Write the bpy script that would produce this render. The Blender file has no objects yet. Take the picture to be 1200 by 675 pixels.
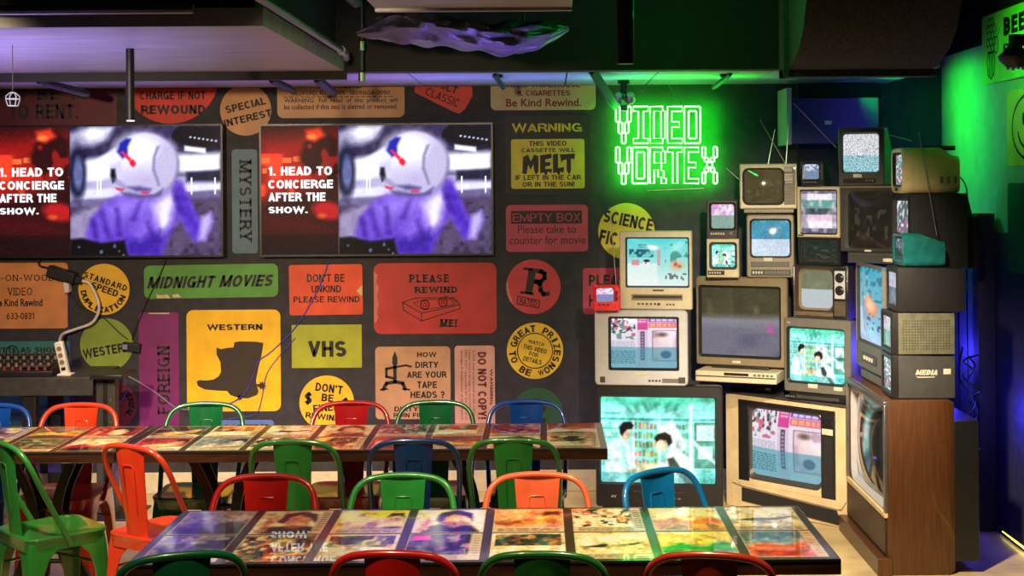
import bpy, bmesh, math, random
import numpy as np
from mathutils import Vector, Matrix
random.seed(7)
RNG = np.random.default_rng(7)
SC = bpy.context.scene
COL = SC.collection
F, CX, CY, H, ROLL = 1667.0, 640.0, 215.0, 1.9, math.radians(0.4)
WALL = 8.8           # distance of the back wall
WR = 2.45            # the wall on the right
SOFF = 2.507         # height of the low ceiling board
cos, sin, pi = math.cos, math.sin, math.pi
rad = math.radians


def ray(px, py):
    dx, dy = px - CX, py - CY
    c, s = cos(ROLL), sin(ROLL)
    return (dx * c - dy * s) / F, -(dx * s + dy * c) / F


def P(px, py, d):
    x, z = ray(px, py)
    return Vector((x * d, d, H + z * d))


# ---------------------------------------------------------------- camera
cd = bpy.data.cameras.new('camera')
cam = bpy.data.objects.new('camera', cd)
COL.objects.link(cam)
cd.sensor_width = 36
cd.lens = 36 * F / 1200
cd.shift_x = -(CX - 600) / 1200
cd.shift_y = -(337.5 - CY) / 1200
cam.matrix_world = Matrix.Translation((0, 0, H)) @ Matrix.Rotation(pi / 2, 4, 'X') @ Matrix.Rotation(-ROLL, 4, 'Z')
SC.camera = cam


# ---------------------------------------------------------------- colour / materials
def lin(c):
    c = np.asarray(c, float)
    return np.where(c <= 0.04045, c / 12.92, ((c + 0.055) / 1.055) ** 2.4)


def L(r, g, b):
    return tuple(lin(np.array([r, g, b]) / 255.0)) + (1.0,)


_M = {}


def pm(name, rgb, rough=0.5, metal=0.0, var=0.12, scale=25.0, bump=0.0, coat=0.0, spec=0.5, stretch=None, emit=None, es=0.0):
    """procedural material: colour broken up by noise, optional bump"""
    if name in _M:
        return _M[name]
    m = bpy.data.materials.new(name)
    m.use_nodes = True
    nt = m.node_tree
    b = nt.nodes['Principled BSDF']
    c = L(*rgb)
    tc = nt.nodes.new('ShaderNodeTexCoord')
    nz = nt.nodes.new('ShaderNodeTexNoise')
    nz.inputs['Scale'].default_value = scale
    nz.inputs['Detail'].default_value = 5
    if stretch:
        mp = nt.nodes.new('ShaderNodeMapping')
        mp.inputs['Scale'].default_value = stretch
        nt.links.new(tc.outputs['Object'], mp.inputs['Vector'])
        nt.links.new(mp.outputs['Vector'], nz.inputs['Vector'])
    else:
        nt.links.new(tc.outputs['Object'], nz.inputs['Vector'])
    rp = nt.nodes.new('ShaderNodeValToRGB')
    rp.color_ramp.elements[0].position = 0.3
    rp.color_ramp.elements[1].position = 0.7
    rp.color_ramp.elements[0].color = tuple(max(0, x * (1 - var * 1.6)) for x in c[:3]) + (1,)
    rp.color_ramp.elements[1].color = tuple(min(1, x * (1 + var * 1.6)) for x in c[:3]) + (1,)
    nt.links.new(nz.outputs['Fac'], rp.inputs['Fac'])
    nt.links.new(rp.outputs['Color'], b.inputs['Base Color'])
    b.inputs['Roughness'].default_value = rough
    b.inputs['Metallic'].default_value = metal
    b.inputs['Specular IOR Level'].default_value = spec
    b.inputs['Coat Weight'].default_value = coat
    b.inputs['Coat Roughness'].default_value = 0.06
    if bump:
        bp = nt.nodes.new('ShaderNodeBump')
        bp.inputs['Strength'].default_value = bump
        bp.inputs['Distance'].default_value = 0.01
        nt.links.new(nz.outputs['Fac'], bp.inputs['Height'])
        nt.links.new(bp.outputs['Normal'], b.inputs['Normal'])
    if emit:
        b.inputs['Emission Color'].default_value = emit
        b.inputs['Emission Strength'].default_value = es
    _M[name] = m
    return m


def pic_mat(name, emission=0.0, rough=0.12, coat=0.0, grain=0.0, mask=None, spec=0.5):
    """a printed (emission 0) or glowing picture taken from the mesh's picture colours"""
    if name in _M:
        return _M[name]
    m = bpy.data.materials.new(name)
    m.use_nodes = True
    nt = m.node_tree
    b = nt.nodes['Principled BSDF']
    at = nt.nodes.new('ShaderNodeAttribute')
    at.attribute_name = 'Col'
    src = at.outputs['Color']
    if grain:
        tc = nt.nodes.new('ShaderNodeTexCoord')
        nz = nt.nodes.new('ShaderNodeTexNoise')
        nz.inputs['Scale'].default_value = 130
        nz.inputs['Detail'].default_value = 3
        nt.links.new(tc.outputs['Object'], nz.inputs['Vector'])
        mr = nt.nodes.new('ShaderNodeMapRange')
        mr.inputs['From Min'].default_value = 0.3
        mr.inputs['From Max'].default_value = 0.7
        mr.inputs['To Min'].default_value = 1 - grain
        mr.inputs['To Max'].default_value = 1 + grain
        nt.links.new(nz.outputs['Fac'], mr.inputs['Value'])
        vm = nt.nodes.new('ShaderNodeVectorMath')
        vm.operation = 'SCALE'
        nt.links.new(src, vm.inputs[0])
        nt.links.new(mr.outputs['Result'], vm.inputs['Scale'])
        src = vm.outputs['Vector']
    if emission > 0:
        b.inputs['Base Color'].default_value = (0.01, 0.01, 0.01, 1)
        nt.links.new(src, b.inputs['Emission Color'])
        b.inputs['Emission Strength'].default_value = emission
    else:
        nt.links.new(src, b.inputs['Base Color'])
    b.inputs['Roughness'].default_value = rough
    b.inputs['Specular IOR Level'].default_value = spec
    b.inputs['Coat Weight'].default_value = coat
    b.inputs['Coat Roughness'].default_value = 0.008
    _M[name] = m
    return m


def glow(name, rgb, s):
    if name in _M:
        return _M[name]
    m = bpy.data.materials.new(name)
    m.use_nodes = True
    b = m.node_tree.nodes['Principled BSDF']
    b.inputs['Base Color'].default_value = (0.02, 0.02, 0.02, 1)
    b.inputs['Emission Color'].default_value = tuple(rgb) + (1,)
    b.inputs['Emission Strength'].default_value = s
    _M[name] = m
    return m


# ---------------------------------------------------------------- mesh building
def rrect(cx, cz, w, h, r, n=4):
    """rounded rectangle outline, counter-clockwise, 4*(n+1) points"""
    r = min(r, w / 2 - 1e-4, h / 2 - 1e-4)
    out = []
    for (sx, sz, a0) in ((1, 1, 0), (-1, 1, 90), (-1, -1, 180), (1, -1, 270)):
        ox, oz = cx + sx * (w / 2 - r), cz + sz * (h / 2 - r)
        for k in range(n + 1):
            a = rad(a0 + 90 * k / n)
            out.append((ox + r * cos(a), oz + r * sin(a)))
    return out


def catmull(pts, n=6):
    pts = [Vector(p) for p in pts]
    q = [pts[0] * 2 - pts[1]] + pts + [pts[-1] * 2 - pts[-2]]
    out = []
    for i in range(1, len(q) - 2):
        a, b, c, d = q[i - 1], q[i], q[i + 1], q[i + 2]
        for k in range(n):
            t = k / n
            out.append(0.5 * ((2 * b) + (c - a) * t + (2 * a - 5 * b + 4 * c - d) * t * t + (3 * b - a - 3 * c + d) * t ** 3))
    out.append(pts[-1])
    return out


class MB:
    def __init__(s):
        s.v, s.f, s.m = [], [], []

    def add(s, verts, faces, mat=0, M=None):
        o = len(s.v)
        for p in verts:
            p = Vector(p)
            if M is not None:
                p = M @ p
            s.v.append(tuple(p))
        for f in faces:
            s.f.append(tuple(o + i for i in f))
            s.m.append(mat)
        return s

    def box(s, x0, x1, y0, y1, z0, z1, mat=0, M=None):
        v = [(x, y, z) for z in (z0, z1) for (x, y) in ((x0, y0), (x1, y0), (x1, y1), (x0, y1))]
        return s.add(v, [(3, 2, 1, 0), (4, 5, 6, 7), (0, 1, 5, 4), (1, 2, 6, 5), (2, 3, 7, 6), (3, 0, 4, 7)], mat, M)

    def loft(s, rings, mat=0, cap0=True, cap1=True, closed=True, M=None):
        n = len(rings[0])
        v = [p for r in rings for p in r]
        f = []
        for i in range(len(rings) - 1):
            for j in range(n if closed else n - 1):
                a, b = i * n + j, i * n + (j + 1) % n
                f.append((a, b, b + n, a + n))
        if cap0:
            f.append(tuple(range(n - 1, -1, -1)))
        if cap1:
            f.append(tuple((len(rings) - 1) * n + j for j in range(n)))
        return s.add(v, f, mat, M)

    def tube(s, pts, r, n=8, mat=0, closed=False, M=None):
        pts = [Vector(p) for p in pts]
        rs = r if isinstance(r, (list, tuple)) else [r] * len(pts)
        N = len(pts)
        rings = []
        up = None
        for i, p in enumerate(pts):
            if closed:
                t = pts[(i + 1) % N] - pts[i - 1]
            else:
                t = pts[min(i + 1, N - 1)] - pts[max(i - 1, 0)]
            t.normalize()
            if up is None:
                up = Vector((0, 0, 1)) if abs(t.z) < 0.9 else Vector((1, 0, 0))
            u = up - t * up.dot(t)
            if u.length < 1e-6:
                u = t.orthogonal()
            u.normalize()
            w = t.cross(u)
            up = u
            rings.append([p + (u * cos(2 * pi * k / n) + w * sin(2 * pi * k / n)) * rs[i] for k in range(n)])
        if closed:
            rings.append(rings[0])
        return s.loft(rings, mat, not closed, not closed, True, M)

    def disc(s, c, r, axis='Y', n=24, th=0.005, mat=0, r2=None):
        """short cylinder centred at c, extending -th along the axis (towards the viewer for Y)"""
        r2 = r if r2 is None else r2
        c = Vector(c)
        A = []
        for (rr, o) in ((r, 0), (r2, -th)):
            ring = []
            for k in range(n):
                a = 2 * pi * k / n
                if axis == 'Y':
                    ring.append(c + Vector((rr * cos(a), o, rr * sin(a))))
                elif axis == 'Z':
                    ring.append(c + Vector((rr * cos(a), rr * sin(a), -o)))
                else:
                    ring.append(c + Vector((o, rr * cos(a), rr * sin(a))))
            A.append(ring)
        return s.loft(A, mat)

    def prism(s, poly, y0, y1, mat=0, M=None):
        """outline in x,z pushed along y"""
        return s.loft([[(x, y1, z) for x, z in poly], [(x, y0, z) for x, z in poly]], mat, M=M)

    def lathe(s, prof, n=24, mat=0, M=None):
        return s.loft([[(r * cos(2 * pi * k / n), r * sin(2 * pi * k / n), z) for k in range(n)] for r, z in prof], mat, M=M)

    def build(s, name, mats, parent=None, smooth=0.6, bevel=0.0, loc=None):
        me = bpy.data.meshes.new(name)
        me.from_pydata(s.v, [], s.f)
        if not isinstance(mats, (list, tuple)):
            mats = [mats]
        for m in mats:
            me.materials.append(m)
        if len(mats) > 1:
            me.polygons.foreach_set('material_index', s.m)
        bm = bmesh.new()
        bm.from_mesh(me)
        bmesh.ops.recalc_face_normals(bm, faces=bm.faces)
        bm.to_mesh(me)
        bm.free()
        if smooth:
            me.polygons.foreach_set('use_smooth', [True] * len(me.polygons))
            me.set_sharp_from_angle(angle=smooth)
        me.update()
        o = bpy.data.objects.new(name, me)
        COL.objects.link(o)
        if bevel:
            b = o.modifiers.new('bevel', 'BEVEL')
            b.width = bevel
            b.segments = 2
            b.limit_method = 'ANGLE'
            b.angle_limit = 0.7
        if parent is not None:
            o.parent = parent
        if loc is not None:
            o.location = loc
        return o


def tag(o, label=None, cat=None, group=None, kind=None):
    if label:
        o['label'] = label
    if cat:
        o['category'] = cat
    if group:
        o['group'] = group
    if kind:
        o['kind'] = kind
    return o


def thing(name, label, cat, loc=(0, 0, 0), rotz=0.0, group=None):
    o = bpy.data.objects.new(name, None)
    o.empty_display_size = 0.1
    COL.objects.link(o)
    o.location = loc
    o.rotation_euler = (0, 0, rotz)
    return tag(o, label, cat, group)


def dup(o, parent=None):
    c = o.copy()
    COL.objects.link(c)
    if parent is not None:
        c.parent = parent
    for ch in list(o.children):
        dup(ch, c)
    return c


# ---------------------------------------------------------------- pictures painted on fine grids
class Pic:
    def __init__(s, w, h, bg=(0, 0, 0)):
        s.w, s.h = w, h
        s.U, s.V = np.meshgrid((np.arange(w) + .5) / w, (np.arange(h) + .5) / h)
        s.asp = h / w
        s.a = np.ones((h, w, 3)) * np.array(bg, float) / 255.0

    def mix(s, mask, col):
        mask = np.clip(mask, 0, 1)[..., None]
        s.a = s.a * (1 - mask) + mask * np.array(col, float) / 255.0
        return s

    def ell(s, cx, cy, rx, ry, col, soft=0.15, al=1.0, rot=0):
        c, q = cos(rad(rot)), sin(rad(rot))
        x, y = s.U - cx, (s.V - cy) * s.asp
        X, Y = x * c + y * q, -x * q + y * c
        r = np.sqrt((X / rx) ** 2 + (Y / (ry * s.asp)) ** 2)
        return s.mix((1 - r) / soft * 0.5 + 0.5 if soft else (r < 1) * 1.0, np.array(col)) if al == 1 else s.mix(np.clip((1 - r) / max(soft, 1e-3) * 0.5 + 0.5, 0, 1) * al, col)

    def rect(s, x0, y0, x1, y1, col, al=1.0):
        m = (np.clip((s.U - x0) * s.w + .5, 0, 1) * np.clip((x1 - s.U) * s.w + .5, 0, 1)
             * np.clip((s.V - y0) * s.h + .5, 0, 1) * np.clip((y1 - s.V) * s.h + .5, 0, 1))
        return s.mix(m * al, col)

    def poly(s, pts, col, soft=0.012, al=1.0):
        ins = np.zeros_like(s.U, bool)
        dist = np.full_like(s.U, 9.0)
        n = len(pts)
        for i in range(n):
            (x0, y0), (x1, y1) = pts[i], pts[(i + 1) % n]
            cond = ((y0 > s.V) != (y1 > s.V))
            with np.errstate(divide='ignore', invalid='ignore'):
                xi = (x1 - x0) * (s.V - y0) / (y1 - y0 + 1e-12) + x0
            ins ^= cond & (s.U < xi)
            ex, ey = x1 - x0, (y1 - y0) * s.asp
            px, py = s.U - x0, (s.V - y0) * s.asp
            t = np.clip((px * ex + py * ey) / (ex * ex + ey * ey + 1e-12), 0, 1)
            dist = np.minimum(dist, np.hypot(px - t * ex, py - t * ey))
        sd = np.where(ins, dist, -dist)
        return s.mix(np.clip(sd / soft * 0.5 + 0.5, 0, 1) * al, col)

    def grad(s, c0, c1, horiz=False):
        t = (s.U if horiz else s.V)[..., None]
        s.a = (np.array(c0) * (1 - t) + np.array(c1) * t) / 255.0
        return s

    def fbm(s, n, seed=0):
        r = np.random.default_rng(seed)
        g = r.random((max(2, int(n * s.asp)) + 2, n + 2))
        y = s.V * (g.shape[0] - 2)
        x = s.U * (g.shape[1] - 2)
        iy, ix = y.astype(int), x.astype(int)
        fy, fx = y - iy, x - ix
        fy, fx = fy * fy * (3 - 2 * fy), fx * fx * (3 - 2 * fx)
        return (g[iy, ix] * (1 - fx) + g[iy, ix + 1] * fx) * (1 - fy) + (g[iy + 1, ix] * (1 - fx) + g[iy + 1, ix + 1] * fx) * fy

    def noise(s, amp, n, seed=0):
        s.a = np.clip(s.a + (s.fbm(n, seed)[..., None] - .5) * 2 * amp, 0, 1)
        return s

    def blotch(s, n, thr, col, seed=0, al=1.0, soft=0.08, box=(0, 0, 1, 1)):
        m = np.clip((s.fbm(n, seed) - thr) / soft, 0, 1) * al
        x0, y0, x1, y1 = box
        m = m * ((s.U > x0) & (s.U < x1) & (s.V > y0) & (s.V < y1))
        return s.mix(m, col)

    def snow(s, amp, seed=0, y0=0, y1=1):
        r = np.random.default_rng(seed)
        n = (r.random((s.h, s.w, 1)) - .5) * 2 * amp * ((s.V >= y0) & (s.V < y1))[..., None]
        s.a = np.clip(s.a + n, 0, 1)
        return s

    def lines(s, x0, y0, x1, y1, n, col, seed=1, fill=.62):
        """rows of illegible small print"""
        r = random.Random(seed)
        dy = (y1 - y0) / n
        for i in range(n):
            x = x0
            while x < x1:
                w = (x1 - x0) * r.uniform(.08, .22)
                s.rect(x, y0 + i * dy, min(x + w, x1), y0 + (i + fill) * dy, col, .8)
                x += w + (x1 - x0) * .04
        return s


def pic_object(name, pic, w, h, mat, parent=None, bulge=0.0, flat=False, loc=(0, 0, 0)):
    """grid that carries a picture; stands in x,z facing -y (flat: lies in x,y facing up). Pixels are faces' corners."""
    a = lin(pic.a)
    ny, nx = pic.h, pic.w
    u = np.linspace(-.5, .5, nx)
    v = np.linspace(.5, -.5, ny)
    Ug, Vg = np.meshgrid(u, v)
    dep = -bulge * np.clip(1 - (2 * Ug) ** 2, 0, 1) * np.clip(1 - (2 * Vg) ** 2, 0, 1) ** .8
    if flat:
        co = np.stack([Ug * w, Vg * h, np.zeros_like(Ug)], -1)
    else:
        co = np.stack([Ug * w, dep, Vg * h], -1)
    idx = np.arange(ny * nx).reshape(ny, nx)
    fc = np.stack([idx[1:, :-1], idx[1:, 1:], idx[:-1, 1:], idx[:-1, :-1]], -1).reshape(-1, 4)
    me = bpy.data.meshes.new(name)
    me.from_pydata(co.reshape(-1, 3).tolist(), [], fc.tolist())
    ca = me.color_attributes.new('Col', 'FLOAT_COLOR', 'POINT')
    rgba = np.ones((ny * nx, 4), np.float32)
    rgba[:, :3] = a.reshape(-1, 3)
    ca.data.foreach_set('color', rgba.ravel())
    me.materials.append(mat)
    me.polygons.foreach_set('use_smooth', [True] * len(me.polygons))
    me.update()
    o = bpy.data.objects.new(name, me)
    COL.objects.link(o)
    if parent is not None:
        o.parent = parent
    o.location = loc
    return o


# ---------------------------------------------------------------- lettering
_G = {}


def glyphs(s, bold=0.0, shear=0.0, serif=False, space=1.0):
    key = (s, bold, shear, serif, space)
    if key in _G:
        return _G[key]
    cu = bpy.data.curves.new('lettering_outline', 'FONT')
    cu.body = s
    cu.offset = bold
    cu.shear = shear
    cu.space_character = space
    cu.resolution_u = 3
    o = bpy.data.objects.new('lettering_outline', cu)
    COL.objects.link(o)
    dg = bpy.context.evaluated_depsgraph_get()
    me = bpy.data.meshes.new_from_object(o.evaluated_get(dg))
    v = [(p.co.x, p.co.y) for p in me.vertices]
    f = [tuple(p.vertices) for p in me.polygons]
    if serif:
        ys = [p[1] for p in v]
        top, bot = max(ys), min(ys)
        cnt = {}
        for p in f:
            for i in range(len(p)):
                e = tuple(sorted((p[i], p[(i + 1) % len(p)])))
                cnt[e] = cnt.get(e, 0) + 1
        hgt = top - bot
        th, ov = hgt * .085, hgt * .1
        for (a, b), c in cnt.items():
            if c != 1:
                continue
            (xa, ya), (xb, yb) = v[a], v[b]
            if abs(ya - yb) > 1e-3 or abs(xa - xb) < hgt * .05:
                continue
            for yy, sg in ((top, -1), (bot, 1)):
                if abs(ya - yy) < hgt * .03 and abs(xa - xb) < hgt * .6:
                    k = len(v)
                    x0, x1 = min(xa, xb) - ov, max(xa, xb) + ov
                    v += [(x0, ya), (x1, ya), (x1, ya + sg * th), (x0, ya + sg * th)]
                    f.append((k, k + 1, k + 2, k + 3))
    bpy.data.meshes.remove(me)
    bpy.data.objects.remove(o)
    bpy.data.curves.remove(cu)
    _G[key] = (v, f)
    return v, f


def put_text(mb, s, cx, cz, w, h, rot=0.0, y=0.0, mat=0, **kw):
    """lettering fitted into a w x h box centred at cx,cz and turned by rot degrees, facing -y"""
    v, f = glyphs(s, **kw)
    xs, ys = [p[0] for p in v], [p[1] for p in v]
    x0, x1, y0, y1 = min(xs), max(xs), min(ys), max(ys)
    c, q = cos(rad(rot)), sin(rad(rot))
    out = []
    for (x, z) in v:
        X = ((x - x0) / (x1 - x0) - .5) * w
        Z = ((z - y0) / max(y1 - y0, 1e-6) - .5) * h
        out.append((cx + X * c - Z * q, y, cz + X * q + Z * c))
    mb.add(out, f, mat)


def arc_text(mb, s, cx, cz, r, a0, a1, h, w, inside=False, y=0.0, mat=0, **kw):
    """letters set along a circle from angle a0 to a1 (degrees); inside: feet outwards (reads along the bottom)"""
    n = len(s)
    for i, ch in enumerate(s):
        if ch == ' ':
            continue
        a = a0 + (a1 - a0) * (i / max(n - 1, 1))
        ww = w * (.45 if ch in "I.'" else 1)
        put_text(mb, ch, cx + r * cos(rad(a)), cz + r * sin(rad(a)), ww, h, a + 90 if inside else a - 90, y, mat, **kw)


# ---------------------------------------------------------------- a plain grotesque drawn with strokes (capitals, figures)
def _arc(cx, cy, rx, ry, a0, a1, n=12):
    return [(cx + rx * cos(rad(a0 + (a1 - a0) * i / n)), cy + ry * sin(rad(a0 + (a1 - a0) * i / n))) for i in range(n + 1)]


WID = {'I': .0, '1': .42, '.': .0, "'": .0, ',': .0, '!': .0, '-': .36, 'M': .86, 'W': 1.04, 'J': .52, 'L': .54, 'E': .58, 'F': .54, 'T': .6, ' ': .3, '(': .25, ')': .25, '$': .56, '?': .54, '&': .7,
       'S': .62, 'P': .6, 'B': .64, 'R': .64, 'O': .74, 'Q': .74, 'C': .7, 'G': .72, 'D': .66, '\u2022': .1}


def stroke_glyph(ch, t):
    a = t / 2
    w = max(WID.get(ch, .64), 0) + (t if ch in "I.',!" else 0)
    w = max(w, t)
    l, r, b, T, m = a, w - a, a, 1 - a, .5
    c = w / 2
    rx, ry = (r - l) / 2, (T - b) / 2
    q = (T - .5) / 2
    k = min(.3, (r - l) * .5)
    S = {
        'A': [[(l * .6, 0), (c - .001, T), (c + .001, T), (w - l * .6, 0)], [(w * .24, .27), (w * .76, .27)]],
        'B': [[(l, 0), (l, 1)], [(l, T), (r - k, T)] + _arc(r - k - .02, .52 + q * .98, k, q, 90, -90) + [(l, .52)], [(r - k, .52)] + _arc(r - k, b + (.52 - b) / 2, k, (.52 - b) / 2, 90, -90) + [(l, b)]],
        'C': [_arc(c, .5, rx, ry, 42, 318, 20)], 'G': [_arc(c, .5, rx, ry, 42, 345, 20), [(c + .02, .45), (r, .45), (r, 0)]],
        'D': [[(l, 0), (l, 1)], [(l, T), (r - .3, T)] + _arc(r - .3, .5, .3, ry, 90, -90, 14) + [(l, b)]],
        'E': [[(l, 0), (l, 1)], [(l, T), (w, T)], [(l, .52), (w * .94, .52)], [(l, b), (w, b)]], 'F': [[(l, 0), (l, 1)], [(l, T), (w, T)], [(l, .5), (w * .92, .5)]],
        'H': [[(l, 0), (l, 1)], [(r, 0), (r, 1)], [(l, .52), (r, .52)]], 'I': [[(c, 0), (c, 1)]],
        'J': [[(r, 1), (r, .3)] + _arc(c, .3, rx, .3 - b, 0, -180)], 'K': [[(l, 0), (l, 1)], [(w, 1), (l, .38)], [(w * .36, .56), (w * 1.02, 0)]], 'L': [[(l, 1), (l, 0)], [(l, b), (w, b)]],
        'M': [[(l, 0), (l, 1)], [(l, 1), (c, .08)], [(c, .08), (r, 1)], [(r, 1), (r, 0)]], 'N': [[(l, 0), (l, 1)], [(l, 1 - a * .3), (r, a * .3)], [(r, 1), (r, 0)]],
        'O': [_arc(c, .5, rx, ry, 0, 360, 24)], 'Q': [_arc(c, .5, rx, ry, 0, 360, 24), [(c + .08, .25), (w, 0)]],
        'P': [[(l, 0), (l, 1)], [(l, T), (r - k, T)] + _arc(r - k, (T + .45) / 2, k, (T - .45) / 2, 90, -90) + [(l, .45)]],
        'R': [[(l, 0), (l, 1)], [(l, T), (r - k, T)] + _arc(r - k, (T + .48) / 2, k, (T - .48) / 2, 90, -90) + [(l, .48)], [(r - k * .9, .48), (r - .02, .3), (w, 0)]],
        'S': [_arc(c, .5 + q, rx, q, 25, 270, 14) + _arc(c, .5 - (.5 - b) / 2, rx, (.5 - b) / 2, 90, -155, 14)],
        'T': [[(c, 0), (c, 1)], [(0, T), (w, T)]], 'U': [[(l, 1), (l, .36)] + _arc(c, .36, rx, .36 - b, 180, 360) + [(r, 1)]],
        'V': [[(l * .7, 1), (c - .001, b), (c + .001, b), (w - l * .7, 1)]], 'W': [[(l * .7, 1), (w * .27, b), (c, T), (w * .73, b), (w - l * .7, 1)]],
        'X': [[(l, 0), (r, 1)], [(l, 1), (r, 0)]], 'Y': [[(l * .6, 1), (c, .42)], [(w - l * .6, 1), (c, .42)], [(c, .5), (c, 0)]], 'Z': [[(0, T), (r, T), (l, b), (w, b)]],
        '0': [_arc(c, .5, rx, ry, 0, 360, 24)], '1': [[(r, 0), (r, 1)], [(r, T), (l, .72)]], '2': [_arc(c, 1 - a - .27, rx, .27, 170, -40) + [(l, b), (w, b)]],
        '3': [_arc(c, .5 + q, rx, q, 160, -90) + _arc(c, .5 - q, rx, q, 90, -160)], '4': [[(r - .1, 0), (r - .1, 1)], [(r - .1, 1), (l, .26), (w, .26)]],
        '5': [[(w, T), (l + .05, T), (l, .5)] + _arc(c, .32, rx, .32 - b, 120, -150)], '6': [_arc(c, .32, rx, .32 - b, 0, 360, 18), [(l, .32), (l + .04, .6), (c + .1, 1)]],
        '8': [_arc(c, .5 + q, rx * .9, q, 0, 360, 16), _arc(c, .5 - q, rx, q, 0, 360, 16)], '9': [_arc(c, .68, rx, .32 - a, 0, 360, 18), [(r, .68), (r - .04, .4), (c - .1, 0)]], '7': [[(0, T), (r, T), (c - .05, 0)]],
        '.': [[(c, 0), (c, t)]], ',': [[(c, -.12), (c, t)]], "'": [[(c, .66), (c, 1)]], '!': [[(c, .3), (c, 1)], [(c, 0), (c, t)]], '-': [[(0, .4), (w, .4)]],
        '?': [_arc(c, 1 - a - .22, rx, .22, 170, -60) + [(c, .44), (c, .3)], [(c, 0), (c, t)]], '$': [_arc(c, .5 + q, rx, q, 25, 270, 14) + _arc(c, .5 - q, rx, q, 90, -155, 14), [(c, -.1), (c, 1.1)]],
        '(': [_arc(w, .5, w - l, .6, 120, 240)], ')': [_arc(0, .5, w - l, .6, 60, -60)], '\u2022': [[(c, .38), (c, .62)]],
        '&': [[(w, 0), (w * .22, .68)] + _arc(w * .42, .78, w * .22, .22 - a, 200, -30) + [(l, .3)] + _arc(w * .4, .28, w * .4 - a, .28 - a, 180, 330)],
    }
    return S.get(ch, []), w


def ribbon(pts, t):
    """even-width stroke as one quad strip with mitred joints"""
    P_ = [np.array(p, float) for p in pts]
    Q = [P_[0]] + [p for i, p in enumerate(P_[1:]) if np.hypot(*(p - P_[i])) > 1e-6]
    P_ = Q
    n = len(P_)
    closed = np.hypot(*(P_[0] - P_[-1])) < 1e-4
    L_, R_ = [], []
    for i in range(n):
        d0 = P_[i] - P_[i - 1] if i > 0 else (P_[-1] - P_[-2] if closed else P_[1] - P_[0])
        d1 = P_[i + 1] - P_[i] if i < n - 1 else (P_[1] - P_[0] if closed else P_[-1] - P_[-2])
        d0, d1 = d0 / np.hypot(*d0), d1 / np.hypot(*d1)
        n0, n1 = np.array((-d0[1], d0[0])), np.array((-d1[1], d1[0]))
        mm = n0 + n1
        ln = np.hypot(*mm)
        if ln < .3:
            mm = n0
        else:
            mm = mm / ln
            mm = mm / max(mm @ n0, .35)
        L_.append(P_[i] + mm * t / 2)
        R_.append(P_[i] - mm * t / 2)
    v = [tuple(p) for p in L_ + R_]
    f = [(i, n + i, n + i + 1, i + 1) for i in range(n - 1)]
    return v, f


_bfont = glyphs


def glyphs(s, bold=0.0, shear=0.0, serif=False, space=1.0, caps=True):
    if any(ch.islower() for ch in s) or not caps:
        return _bfont(s, bold, shear, False, space)
    key = (s, 'stroke', bold, shear, serif, space)
    if key in _G:
        return _G[key]
    t = .125 + bold * 2.7
    v, f = [], []
    x = 0
    for ch in s:
        polys, w = stroke_glyph(ch, t)
        for pl in polys:
            a, q = ribbon(pl, t)
            o = len(v)
            v += [(px + x, py) for px, py in a]
            f += [tuple(o + i for i in fc) for fc in q]
            if serif:
                for (e, nb) in ((pl[0], pl[1]), (pl[-1], pl[-2])):
                    if min(abs(e[1]), abs(e[1] - 1)) < .02 and abs(e[0] - nb[0]) < abs(e[1] - nb[1]):
                        o = len(v)
                        sg = .1 if e[1] < .5 else -.1
                        v += [(e[0] + x - t * 1.05, e[1]), (e[0] + x + t * 1.05, e[1]), (e[0] + x + t * 1.05, e[1] + sg), (e[0] + x - t * 1.05, e[1] + sg)]
                        f.append((o, o + 1, o + 2, o + 3))
        x += w + (.085 + .09 * serif) * space
    v = [(px + shear * py, py) for px, py in v]
    _G[key] = (v, f)
    return v, f

# ================================================================ materials
m_wall = pm('charcoal_paint', (47, 46, 50), .75, var=.18, scale=14, bump=.05)
m_wallR = pm('pale_wall_paint', (165, 168, 165), .8, var=.08, scale=8, bump=.05)
m_black = pm('black_paint', (16, 15, 16), .7, var=.25, scale=12)
m_blackmetal = pm('black_metal', (20, 20, 22), .5, metal=.1, var=.15)
m_board = pm('pale_ceiling_board', (150, 150, 155), .6, var=.07, scale=4)
m_duct = pm('painted_duct_board', (150, 148, 152), .45, var=.12, scale=3, stretch=(1, 5, 1))
m_floor = pm('sealed_tan_concrete', (208, 182, 132), .32, var=.16, scale=5, bump=.03, coat=.25)
m_cream = pm('cream_trim_paint', (205, 195, 170), .5, var=.06)
m_steel = pm('dull_steel', (140, 138, 135), .35, metal=.9, var=.1)
m_pipe = pm('galvanised_pipe', (110, 104, 100), .38, metal=.8, var=.1)
m_chrome = pm('chrome', (200, 200, 200), .18, metal=1.0, var=.05)
m_cable = pm('black_cable_rubber', (18, 17, 20), .5, var=.1)
m_white = pm('white_plastic', (222, 216, 210), .4, var=.04)


def struct(o):
    return tag(o, kind='structure')


# ================================================================ the room
struct(MB().box(-6, WR + .2, -2, WALL + .2, -.1, 0).build('floor', m_floor))
struct(MB().box(-6, WR + .2, WALL, WALL + .2, 0, 3.4).build('wall_back', m_wall))
struct(MB().box(WR, WR + .2, -2, WALL, 0, 3.4).build('wall_right', m_wallR))
struct(MB().box(-6, WR + .2, -2, WALL + .2, 3.4, 3.5).build('ceiling', m_black))
b = MB()
b.box(-6, WR, WALL - .02, WALL, 0, .13)
struct(b.build('baseboard_back', m_cream, bevel=.004))
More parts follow.
